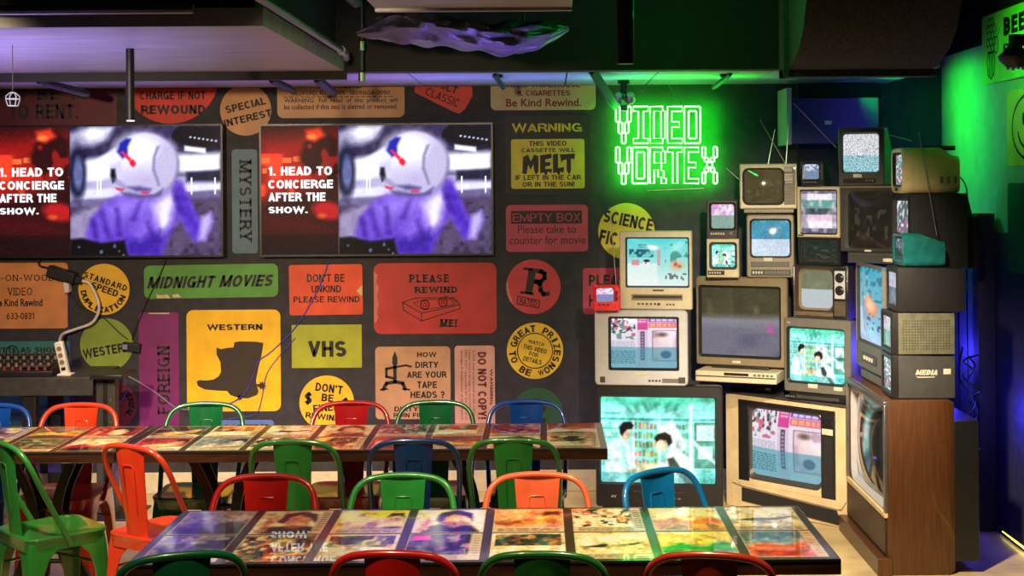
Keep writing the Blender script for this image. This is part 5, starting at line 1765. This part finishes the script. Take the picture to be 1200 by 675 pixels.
G_ = lambda *a: a
SPEC = {
    (1, 0): ('land', ((120, 124, 124), (170, 150, 170), (90, 80, 100), (60, 70, 80))),
    (1, 1): ('portrait', ((206, 180, 140), (190, 120, 80), (120, 60, 40), (44, 28, 24))),
    (1, 2): ('recline', ((236, 204, 60), (214, 160, 110), (70, 60, 120), (40, 36, 80))),
    (1, 3): ('portrait', ((222, 204, 170), (200, 140, 100), (180, 160, 140), (22, 20, 24))),
    (1, 4): ('recline', ((232, 150, 100), (214, 130, 60), (236, 120, 150), (60, 30, 20))),
    (1, 5): ('crowd', ((232, 206, 160), (200, 110, 60), (240, 220, 190), (50, 40, 26))),
    (1, 6): ('land', ((244, 214, 160), (240, 180, 90), (214, 110, 30), (200, 140, 60))),
    (1, 7): ('bird', ((222, 206, 160), (170, 160, 130), (120, 110, 90), (40, 40, 44))),
    (0, 0): ('block', ((150, 146, 160), (120, 120, 140), (90, 80, 150), (30, 30, 44))),
    (0, 1): ('crowd', ((190, 166, 120), (110, 120, 60), (160, 90, 50), (36, 30, 20))),
    (0, 2): ('note', ((230, 204, 150), (200, 160, 110), (90, 120, 90), (60, 50, 40))),
    (0, 3): ('block', ((40, 36, 70), (36, 40, 60), (220, 40, 130), (120, 130, 150))),
    (0, 4): ('note', ((238, 214, 160), (60, 110, 100), (170, 120, 70), (70, 70, 50))),
    (0, 5): ('bird', ((240, 216, 160), (226, 206, 140), (210, 190, 120), (60, 56, 40))),
    (0, 6): ('land', ((250, 210, 90), (240, 190, 60), (40, 150, 60), (70, 160, 40))),
    (0, 7): ('land', ((90, 110, 120), (180, 190, 190), (214, 90, 30), (200, 70, 20))),
}
make_table('long cafe table nearest the camera, its cover-topped surface shining with reflections', -.20, 4.665, .35, 2.17, .72, 3, SPEC, (-.65, .65), .755)
make_table('long cafe table in the second row whose right end meets the big black television', -.803, 6.465, 0, 2.12, .67, 11, None, (-.66, .52))
make_table('cafe table at the far left of the second row, cut by the photo edge', -2.93, 6.465, 0, 2.12, .67, 17, None, (-.6, .66))

# ================================================================ metal cafe chairs
CG = 'metal cafe chairs at the tables'


def car_paint(name, rgb):
    return pm('chair_enamel_' + name, rgb, .28, metal=.0, var=.1, scale=7, coat=.7)


ENAMEL = {'green': car_paint('green', (34, 104, 40)), 'bright_green': car_paint('bright_green', (44, 150, 62)), 'dark_green': car_paint('dark_green', (8, 92, 52)), 'red': car_paint('red', (196, 26, 20)),
          'orange': car_paint('orange', (190, 52, 24)), 'salmon': car_paint('salmon', (232, 104, 66)), 'navy': car_paint('navy', (14, 46, 92)), 'blue': car_paint('blue', (10, 62, 150)),
          'sky_blue': car_paint('sky_blue', (14, 122, 196)), 'rust': car_paint('rust', (178, 52, 22)), 'crimson': car_paint('crimson', (158, 12, 24))}


def seat_ring(w, z, r=.07, cy=0, d=None):
    return [(x, y + cy, z) for x, y in rrect(0, 0, w, d or w, r, 5)]


def make_chair(paint):
    """a sheet steel cafe chair facing +y"""
    t = bpy.data.objects.new('cafe_chair', None)
    t.empty_display_size = .1
    COL.objects.link(t)
    m = ENAMEL[paint]
    b = MB()
    b.loft([seat_ring(.345, .395, .05), seat_ring(.35, .43, .055), seat_ring(.362, .446, .065), seat_ring(.358, .452, .065), seat_ring(.33, .452, .06), seat_ring(.29, .447, .055), seat_ring(.1, .445, .03)], 0, False, True)
    b.loft([seat_ring(.34, .395, .05), seat_ring(.34, .44, .05)], 0, False, True)
    b.build('seat', m, t)
    for sx in (-1, 1):
        for sy in (-1, 1):
            rings = []
            for zz, off, arm in ((.43, .168, .16), (.40, .172, .125), (.36, .175, .085), (.30, .178, .066), (.2, .183, .054), (.1, .188, .044), (.0, .192, .034)):
                th = .006
                cx_, cy_ = sx * off, sy * off * .98
                L_ = [(0, arm), (0, .018), (.005, .005), (.018, 0), (arm, 0), (arm, th), (.02, th), (.009, .009), (th, .02), (th, arm)]
                rings.append([(cx_ - sx * a, cy_ - sy * c_, zz) for a, c_ in L_])
            leg_ = MB().loft(rings).build('leg', m, t, smooth=.9)
            f = MB().box(sx * .192 - sx * .036, sx * .194, sy * .188 - sy * .036, sy * .190, -.0, .012)
            f.build('foot', m_blk, leg_, bevel=.002)
    for s_ in (-1, 1):
        MB().tube([(-.16 * s_, -.16, .3), (0, 0, .345), (.16 * s_, .16, .3)], .006, 6).build('brace', m, t)
    half = [(.176, .01, .405), (.181, -.02, .46), (.187, -.075, .56), (.190, -.13, .67), (.186, -.160, .735), (.168, -.182, .785), (.13, -.196, .815), (.07, -.204, .827), (0, -.207, .830)]
    path = catmull(half + [(-x, y, z) for x, y, z in half[-2::-1]], 5)
    b = MB()
    b.tube(path, .0118, 10)
    b.build('back_tube', m, t, smooth=1.2)
    # splat
    rows = [(.452, -.168, .062), (.50, -.173, .064), (.6, -.184, .068), (.7, -.196, .074), (.78, -.205, .080), (.829, -.209, .084)]
    b = MB()
    rings = []
    for zz, yy, hw in rows:
        out, inn = [], []
        for k in range(9):
            u = -1 + 2 * k / 8
            y_ = yy + .016 * (1 - u * u) * -1 + .010
            out.append((u * hw, y_, zz))
            inn.append((u * hw, y_ + .004, zz))
        rings.append(out + inn[::-1])
    b.loft(rings)
    for yo, sg in ((-.0075, 1), (.0035, 1)):
        pts = []
        for x, zz in ((-.03, .55), (-.031, .74), (-.024, .752), (.024, .752), (.031, .74), (.03, .55)):
            yy = np.interp(zz, [q[0] for q in rows], [q[1] for q in rows])
            u = x / .07
            pts.append((x, yy + yo - .016 * (1 - u * u) + .0125, zz))
        b.tube(pts, .0022, 5)
    b.build('backrest', m, t)
    return t


CHAIR = {}


def chair(paint, label, px, d, yaw, ptop=None):
    """px: photo column of the back's centre, d: distance of the back; yaw 0 faces away from the camera"""
    x = ray(px, 500)[0] * d
    first = paint not in CHAIR
    o = CHAIR[paint] if not first else make_chair(paint)
    if first:
        CHAIR[paint] = o
    else:
        o = dup(o)
    a = rad(yaw)
    # the back sits .205 behind the seat centre
    o.location = (x - .205 * sin(a), d + .205 * cos(a), 0.001)
    o.rotation_euler = (0, 0, a)
    return tag(o, label, 'chair', CG)


# behind the second row, facing the camera
chair('blue', 'blue metal chair at the far left, cut by the photo edge, under the teal sticker', -6, 6.98, 180)
chair('orange', 'orange red metal chair facing the camera behind the far left table', 96, 6.98, 178)
chair('dark_green', 'dark green metal chair facing the camera under the boot sticker', 242, 6.98, 181)
chair('crimson', 'crimson metal chair facing the camera before the round yellow sticker about a fine', 412, 6.98, 180)
chair('dark_green', 'dark green metal chair facing the camera before the pencil figure sticker', 511, 6.98, 179)
chair('blue', 'blue metal chair facing the camera before the round dark green sticker', 617, 6.98, 181)
# near side of the second row
chair('green', 'green metal chair seen from behind, between the red chair and the second-row table', 342, 5.93, -4)
chair('navy', 'navy blue metal chair seen from behind at the middle of the second-row table', 484, 5.93, 2)
chair('green', 'green metal chair seen from behind, behind the salmon orange chair', 601, 5.93, -3)
chair('green', 'green metal chair at the left edge turned sideways, its whole seat visible', 4, 5.92, -48)
chair('orange', 'orange metal chair turned to the right between the two table rows at left', 150, 5.85, -32)
# behind the front table, facing the camera
chair('red', 'red metal chair facing the camera behind the left half of the front table', 312, 5.23, 180)
chair('bright_green', 'bright green metal chair facing the camera between the red and salmon chairs', 472, 5.23, 180)
chair('salmon', 'salmon orange metal chair facing the camera behind the front table', 629, 5.23, 180)
chair('sky_blue', 'sky blue metal chair turned aslant before the big black television', 768, 5.27, 218)
# near side of the front table
chair('dark_green', 'dark green metal chair at the bottom edge by the left end of the front table', 212, 4.12, 18)
chair('red', 'red metal chair seen from behind at the bottom edge, left of the green one', 458, 4.12, -4)
chair('green', 'green metal chair seen from behind at the bottom edge between two reddish chairs', 634, 4.10, -5)
chair('rust', 'rust red metal chair seen from behind at the bottom edge, farthest to the right', 830, 4.08, -8)

# ================================================================ equipment shelf at the left
dk = P(50, 445, 8.2)
t = thing('equipment_desk', 'dark equipment desk at the left edge carrying the mixing console', 'desk', (-3.1, 8.42, 0))
zt = .80
MB().box(-.7, .48, -.22, .3, zt - .105, zt).build('desktop', pm('dark_grey_laminate', (50, 48, 50), .55, var=.2), t, bevel=.004)
for xx in (-.6, .1):
    for yy in (-.17, .25):
        MB().box(xx - .04, xx + .04, yy - .03, yy + .03, 0, zt - .105).build('leg', m_blackmetal, t, bevel=.003)
mx = thing('mixing_console', 'black mixing console with rows of small knobs on the equipment desk', 'mixer', (-3.2, 8.38, zt + .001))
b = MB()
b.add([(-.5, -.14, 0), (.33, -.14, 0), (.33, .16, 0), (-.5, .16, 0), (-.5, -.14, .03), (.33, -.14, .03), (.33, .16, .10), (-.5, .16, .10)], [(3, 2, 1, 0), (4, 5, 6, 7), (0, 1, 5, 4), (1, 2, 6, 5), (2, 3, 7, 6), (3, 0, 4, 7)])
b.build('casing', m_blk, mx, bevel=.003)
m_kn = [pm('knob_red', (120, 40, 44), .4), pm('knob_pale', (110, 106, 100), .4), pm('knob_grey', (46, 44, 46), .4)]
for j in range(5):
    for i in range(17):
        y_ = -.12 + j * .06
        z_ = .03 + (y_ + .14) / .3 * .07
        MB().lathe([(.011, 0), (.009, .022), (0, .022)], 8, M=Matrix.Translation((-.47 + i * .047, y_, z_))).build('knob', m_kn[0 if j == 0 else (1 if j in (1, 3) else 2)], mx)
MB().box(.12, .3, -.10, .06, .05, .058).build('patch_panel', m_dgrey, mx)
ps = P(76, 424, 8.28)
t = thing('power_strip', 'white power strip standing upright at the right end of the equipment desk', 'power strip', (ps.x, 8.3, zt + .001), 0)
M_ = Matrix.Rotation(rad(-12), 4, 'Y')
MB().box(-.025, .025, -.02, .02, .0, .20, M=M_).build('casing', m_white, t, bevel=.008)
MB().box(-.012, .012, -.023, -.018, .03, .05, M=M_).build('switch', m_bezd, t, bevel=.002)
for k in range(3):
    MB().disc((0, 0, 0), .014, th=.004, mat=0, n=16).build('socket', m_taupe, t).matrix_local = M_ @ Matrix.Translation((0, -.02, .08 + k * .04))
MB().box(-.04, .04, -.04, .04, 0.0, .012).build('foot', m_white, t, bevel=.003)
pp = P(126, 470, 8.25)
t = thing('speaker_stand', 'violet-lit metal stand with a black top plate right of the equipment desk', 'stand', (pp.x, 8.25, 0), 0)
MB().box(-.055, .055, -.04, .04, 0.01, .80).build('post', m_dgrey, t, bevel=.004)
MB().box(-.012, .012, -.046, -.04, .05, .78).build('track', m_blk, t, bevel=.001)
MB().box(-.06, .13, -.14, .14, .80, .825).build('top_plate', m_blk, t, bevel=.006)
MB().box(-.06, .2, -.18, .18, 0.0005, .012).build('base_plate', m_blk, t, bevel=.003)
for k in range(5):
    MB().disc((.03, -.041, .15 + k * .13), .008, th=.004, n=10).build('bolt', m_steel, t)
# plugs and adapters on the wall
pa = P(76, 322, WALL - .02)
t = thing('power_adapter', 'black power adapter plugged in beside the apricot sticker', 'adapter', pa, 0)
R_ = Matrix.Rotation(rad(18), 4, 'Y')
MB().box(-.095, .075, -.06, .018, -.035, .035, M=R_).build('casing', m_blk, t, bevel=.006)
MB().box(.075, .12, -.04, .0, -.022, .022, M=R_).build('plug', m_blk, t, bevel=.004)
t_ = MB()
pa2 = P(79, 334.5, WALL - .03)
t = thing('power_adapter', 'small white adapter hanging just under the black one', 'adapter', pa2, 0)
MB().box(-.017, .017, -.03, .028, -.043, .043, M=Matrix.Rotation(rad(-6), 4, 'Y')).build('casing', m_white, t, bevel=.006)
MB().box(-.008, .008, -.02, .0, -.055, -.042).build('plug', m_taupe, t, bevel=.002)


def cable(pts, r, mat, label, n=6, off=.012):
    q = [P(a, b_, WALL - (c if c else off)) for a, b_, c in [(*p, None) if len(p) == 2 else p for p in pts]]
    return tag(MB().tube(catmull(q, 6), r, n).build('cable', mat, smooth=1.2), label, 'cable', 'loose cables on the wall')


m_wcab = pm('white_cable', (226, 214, 206), .45)
m_bcab = pm('blue_violet_cable', (70, 66, 170), .45)
m_pcab = pm('pale_cable', (140, 136, 170), .45)
cable([(96, 329, .06), (104, 332, .05), (112, 345, .06), (116, 362, .06), (108, 378, .06), (88, 386, .06), (73, 392, .1), (69, 404, .3)], .009, m_wcab, 'thick white cable curving down from the adapter to the power strip')
cable([(46, 302, .03), (46, 311, .03), (56, 314, .03)], .006, m_cable, 'short black cable looping above the black adapter')
cable([(195, 303), (188, 321), (172, 354), (158, 388), (155, 398)], .0035, m_cable, 'thin black cable hanging diagonally across the long green sticker')
cable([(84, 346), (90, 356), (105, 364), (122, 373), (139, 389), (150, 398)], .0035, m_cable, 'thin black cable crossing the olive disc from the white adapter')
cable([(80, 344), (80, 380), (83, 420), (85, 470), (86, 500)], .0035, m_bcab, 'thin blue cable hanging straight down from the white adapter')
cable([(140, 433), (147, 445), (147, 462), (138, 474)], .004, m_bcab, 'short blue violet cable curling beside the stand')
cable([(142, 437), (160, 446), (185, 462), (205, 477), (225, 481)], .003, m_pcab, 'pale thin cable sloping across the purple sticker')
cable([(386, 303), (380, 322), (366, 352), (345, 385), (318, 412), (303, 423), (297, 440), (286, 462), (262, 476), (240, 478)], .0035, m_bcab, 'thin violet cable drooping over the yellow boot sticker')
cable([(346, 396), (325, 420), (312, 440), (306, 470), (298, 486), (268, 491)], .0025, m_bcab, 'faint thin cable right of the boot on the yellow sticker')
cj = P(157, 407, WALL - .03)
t = thing('cable_coupler', 'small black cable coupler at the right rim of the olive disc', 'coupler', cj, 0)
MB().box(-.07, .04, -.02, .02, -.026, .026, M=Matrix.Rotation(rad(8), 4, 'Y')).build('casing', m_blk, t, bevel=.005)
MB().box(-.065, -.035, -.024, -.018, -.01, .02).build('label_plate', m_pcab, t)

# ================================================================ right hand wall
struct(MB().box(WR - .004, WR, 3, WALL - .001, 2.66, 3.39).build('trim_frieze', m_black))
struct(MB().box(WR - .02, WR, 3, WALL - .001, 0, 1.62).build('trim_wainscot', pm('dark_blue_wainscot', (46, 46, 62), .7, var=.2)))


class SideSign(Sign):
    """sticker on the right wall; coordinates in metres: distance y, height z"""

    def __init__(s, y, z):
        s.y0, s.z0 = y, z
        s.shapes, s.inks = [], {}
        s.zmax = 9
        s.loc = Vector((WR, y, z))

    def xz(s, y, z):
        return (s.y0 - y, z - s.z0)

    def finish(s, mat, label):
        o = s.done(mat, label, group='stickers on the green lit wall')
        o.rotation_euler = (0, 0, -pi / 2)
        return o


def sidepoly(s, y0, y1, z0, z1, r):
    s.shapes.append([(x + s.xz((y0 + y1) / 2, 0)[0], z + (z0 + z1) / 2 - s.z0) for x, z in rrect(0, 0, abs(y1 - y0), z1 - z0, r, 5)])
    return s


def side_put(s, t, y0, y1, z0, z1, m=INK, **kw):
    c = s.xz((y0 + y1) / 2, (z0 + z1) / 2)
    put_text(s._mb(m), t, c[0], c[1], abs(y1 - y0), z1 - z0, 0, -.0045, **kw)


s = SideSign(7.3, 2.62)
s.loc.x -= .005
sidepoly(s, 7.95, 6.65, 2.43, 2.81, .03)
side_put(s, 'BEE KIND', 7.58, 6.72, 2.66, 2.77, bold=.05)
side_put(s, 'REWIND', 7.58, 6.9, 2.56, 2.635, bold=.03)
HX = []
for j in range(5):
    for i in range(3 if j % 2 else 2):
        y_ = 7.79 - (i - (1 if j % 2 else .5)) * .052
        z_ = 2.765 - j * .036
        s.line([(y_ + .028 * cos(a * pi / 3 + pi / 6), z_ + .024 * sin(a * pi / 3 + pi / 6)) for a in range(6)], .008, closed=True)
s.line([(7.84 - .0, 2.60), (7.86, 2.55), (7.84, 2.48), (7.79, 2.455), (7.74, 2.48), (7.72, 2.55), (7.74, 2.60)], .012, closed=True)
for q in range(3):
    s.line([(7.82 - q * .03, 2.60), (7.815 - q * .028, 2.47)], .012)
s.line([(7.70 + .035 * cos(a * pi / 6), 2.635 + .045 * sin(a * pi / 6)) for a in range(12)], .009, closed=True)
s.line([(7.70, 2.69), (7.68, 2.74)], .008).line([(7.67, 2.68), (7.64, 2.72)], .008)
s.finish(paper('pale_green', (150, 200, 90)), 'pale sticker with a honeycomb bee high on the green lit wall at right')
s = SideSign(7.2, 2.17)
sidepoly(s, 7.54, 6.9, 1.975, 2.37, .03)
ringp = [(7.2 + .26 * cos(a * pi / 20), 2.172 + .165 * sin(a * pi / 20)) for a in range(40)]
s.line(ringp, .014, closed=True)
s.line([(7.2 + .17 * cos(a * pi / 20), 2.165 + .105 * sin(a * pi / 20)) for a in range(21, 40)], .014)
s.fill([(7.28 + .02 * cos(a * pi / 6), 2.215 + .035 * sin(a * pi / 6)) for a in range(12)]).fill([(7.12 + .02 * cos(a * pi / 6), 2.215 + .035 * sin(a * pi / 6)) for a in range(12)])
s.finish(paper('warm_yellow', (240, 186, 40)), 'yellow sticker with a smiling round face at the right edge of the photo')
s = SideSign(7.2, 1.66)
s.loc.x -= .021
sidepoly(s, 7.48, 6.9, 1.42, 1.885, .03)
s.finish(paper('deep_green', (40, 104, 60)), 'plain deep green sticker below the smiling face at the right edge')
lw = P(1190, 66, 6.6)
t = thing('dome_lamp', 'black dome lamp in front of the honeycomb bee sticker at the right edge', 'lamp', (lw.x, 6.6, lw.z), 0)
MB().lathe([(0, -.055), (.04, -.05), (.072, -.02), (.078, .0), (.06, .02), (.03, .04), (.03, .1), (0, .1)], 24).build('lamp_shade', m_blackmetal, t)
MB().box(.0, WR - lw.x - .001, -.025, .025, .05, .1).build('wall_mount', m_blackmetal, t, bevel=.003)
for k in range(4):
    MB().lathe([(0, -.064), (.009, -.06), (.01, -.05), (0, -.045)], 8, M=Matrix.Translation((.035 * cos(k * pi / 2), .035 * sin(k * pi / 2), 0))).build('lens', m_chrome, t)
tag(MB().tube([(WR - .012, 7.62, .02), (WR - .03, 5.0, .02)], .009, 8).build('led_strip', glow('yellow_led', (1, .85, .1), 4)), 'glowing yellow light strip along the foot of the right wall', 'light strip')
# flat panel hung behind the upper televisions
f0, f1 = P(927, 115, 8.4), P(1030, 168, 8.4)
t = thing('flat_display', 'flat violet blue display on the wall behind the snowy television', 'panel', ((f0.x + f1.x) / 2, 8.4, f1.z), 0)
w_, h_ = (f1.x - f0.x), f0.z - f1.z
MB().box(-w_ / 2, w_ / 2, 0, .04, 0, h_).build('panel_face', pm('satin_panel', (44, 38, 96), .35, var=.1), t, bevel=.004)
MB().box(-w_ / 2 - .03, -w_ / 2, -.02, .31, -.005, h_ + .06).build('panel_side', m_board, t, bevel=.002)
MB().box(-.12, .12, .04, .318, .05, h_ - .05).build('wall_mount', m_blk, t)
MB().box(-.06, -.02, -.002, .001, h_ * .42, h_ * .5).build('label_plate', m_label, t)
# tangled leads behind the walnut console
rr = random.Random(3)
for k, lab in enumerate(('thin black lead hanging in loops behind the lettered monitor, innermost', 'black lead looping wide behind the lettered monitor', 'black lead trailing down behind the walnut console to the floor')):
    a0 = P(1128 + k * 5, 420, 7.25)
    pts = []
    for i in range(12 if k < 2 else 9):
        zz = a0.z - (i * .045 if k < 2 else i * .13)
        zz = max(zz, .012)
        pts.append((a0.x + .04 + rr.uniform(-.03, .06), 7.25 + k * .13 + rr.uniform(-.03, .03), zz + rr.uniform(0, .03)))
    tag(MB().tube(catmull(pts, 6), .005, 6).build('cable', m_cable, smooth=1.2), lab, 'cable', 'black leads behind the stack')
for k, lab in enumerate(('black lead arching over the green lit wall right of the cream portable', 'second, lower black lead arching right of the cream portable')):
    q = [P(1112 + 2 * k, 224, 7.5), P(1118, 206 + 10 * k, 7.55), P(1130 - 6 * k, 214 + 12 * k, 7.6), P(1134 - 6 * k, 240, 7.6), P(1133 - 7 * k, 330, 7.6), P(1135 - 7 * k, 480, 7.6), P(1138 - 8 * k, 632, 7.6)]
    q[-1].z = .01
    q = [v + Vector((0, .05 * k, 0)) for v in q]
    tag(MB().tube(catmull(q, 6), .004, 6).build('cable', m_cable, smooth=1.2), lab, 'cable', 'black leads behind the stack')

# ================================================================ lights
def spot(name, loc, tgt, power, rgb, size=60, blend=.6, r=.06):
    l = bpy.data.lights.new(name, 'SPOT')
    l.energy = power
    l.color = rgb
    l.spot_size = rad(size)
    l.spot_blend = blend
    l.shadow_soft_size = r
    o = bpy.data.objects.new(name, l)
    COL.objects.link(o)
    o.location = loc
    o.rotation_euler = (Vector(tgt) - Vector(loc)).to_track_quat('-Z', 'Y').to_euler()
    return o


def area(name, loc, tgt, power, rgb, sx, sy, spread=180):
    l = bpy.data.lights.new(name, 'AREA')
    l.shape = 'RECTANGLE'
    l.size, l.size_y = sx, sy
    l.energy = power
    l.color = rgb
    l.spread = rad(spread)
    o = bpy.data.objects.new(name, l)
    COL.objects.link(o)
    o.location = loc
    o.rotation_euler = (Vector(tgt) - Vector(loc)).to_track_quat('-Z', 'Y').to_euler()
    return o


def point(name, loc, power, rgb, r=.05):
    l = bpy.data.lights.new(name, 'POINT')
    l.energy = power
    l.color = rgb
    l.shadow_soft_size = r
    o = bpy.data.objects.new(name, l)
    COL.objects.link(o)
    o.location = loc
    return o


WARM = (1, .75, .45)
WARM2 = (1, .82, .58)
spot('warm_track_spot', (.7, 3.4, 2.46), (1.3, 7.9, 1.05), 1250, WARM2, 30, .9)
spot('warm_track_spot', (.3, 3.6, 3.3), (.45, 4.8, .74), 420, WARM, 50, .9)
spot('warm_track_spot', (-1.0, 3.0, 3.3), (-.7, 5.4, .7), 380, WARM, 60, .9)
spot('warm_track_spot', (-2.3, 4.0, 2.42), (-2.3, 8.8, 1.35), 480, WARM, 44, .9)
spot('warm_track_spot', (-.7, 4.0, 2.42), (-.7, 8.8, 1.4), 215, WARM, 44, .9)
spot('warm_track_spot', (-.9, 5.1, 2.42), (-.9, 6.7, .7), 190, WARM, 75, .9)
spot('warm_track_spot', (-2.2, 5.0, 2.42), (-2.2, 6.8, .3), 470, WARM, 70, .9)
spot('warm_track_spot', (.95, 5.5, 2.40), (1.45, 7.3, .2), 520, WARM2, 64, .9)
for xx in (-2.5, -1.75, -1.0, -.3):
    spot('warm_track_spot', (xx, 7.75, 2.44), (xx, 8.05, 0), 62, WARM, 62, .8)
sg = P(782, 170, 8.72)
area('neon_glow', (sg.x, 8.735, sg.z), (sg.x, 9, sg.z), 14, (.004, 1, .012), .64, .52)  # added unseen light strengthening the neon tubes' green on the wall
area('green_fill', (.75, 8.2, 2.3), (.75, 8.15, 3), 3.5, (.01, 1, .05), .9, .06, 130)  # added unseen uplight turning the ceiling board green beside the sign
point('blue_light', (2.3, 7.3, .7), 7, (.05, .04, 1))
spot('green_spot', (1.85, 8.35, 2.42), (2.45, 8.3, 2.2), 42, (.01, 1, .03), 110, 1)
spot('green_spot', (1.98, 6.98, 2.76), (2.45, 7.3, 2.5), 30, (.03, 1, .02), 84, 1)
point('green_lamp', (.7, 6.5, 2.7), 9, (.02, 1, .12), .08)
area('violet_light', (-1.6, 8.6, .16), (-1.6, 8.3, 3), 6, (.22, .10, 1), 5.0, .05)
area('violet_light', (-2.0, 8.0, 2.0), (-2.0, 8.05, 3), 7, (.30, .12, 1), 3.0, .06, 110)  # added unseen uplight tinting the low ceiling board violet
area('violet_light', (-2.8, 6.2, 1.6), (-2.6, 6.4, 3), 25, (.40, .32, 1), 2.2, .4, 110)  # added unseen uplight tinting the duct's underside violet
area('blue_light', (-.1, 8.1, 2.0), (-.1, 8.15, 3), 4, (.12, .25, 1), 1.2, .06, 110)  # added unseen uplight tinting the middle of the ceiling board blue
area('violet_light', (-.2, 6.4, 2.2), (-.3, 6.6, 3), 3, (.25, .15, 1), .6, .2, 120)
area('violet_light', (-1.3, 7.9, .45), (-1.3, 7.9, -1), 5, (.25, .12, 1), 3.5, .1)
point('blue_light', (2.28, 8.25, .9), 16, (.05, .04, 1))
point('blue_light', (1.9, 8.0, 2.3), 1.6, (.12, .04, 1), .15)
W = bpy.data.worlds.new('world')
SC.world = W
W.use_nodes = True
W.node_tree.nodes['Background'].inputs['Color'].default_value = (.5, .5, .7, 1)
W.node_tree.nodes['Background'].inputs['Strength'].default_value = .02
vs = SC.view_settings
vs.view_transform = 'Standard'
vs.look = 'None'
vs.gamma = 1
vs.exposure = 0
vs.use_curve_mapping = False
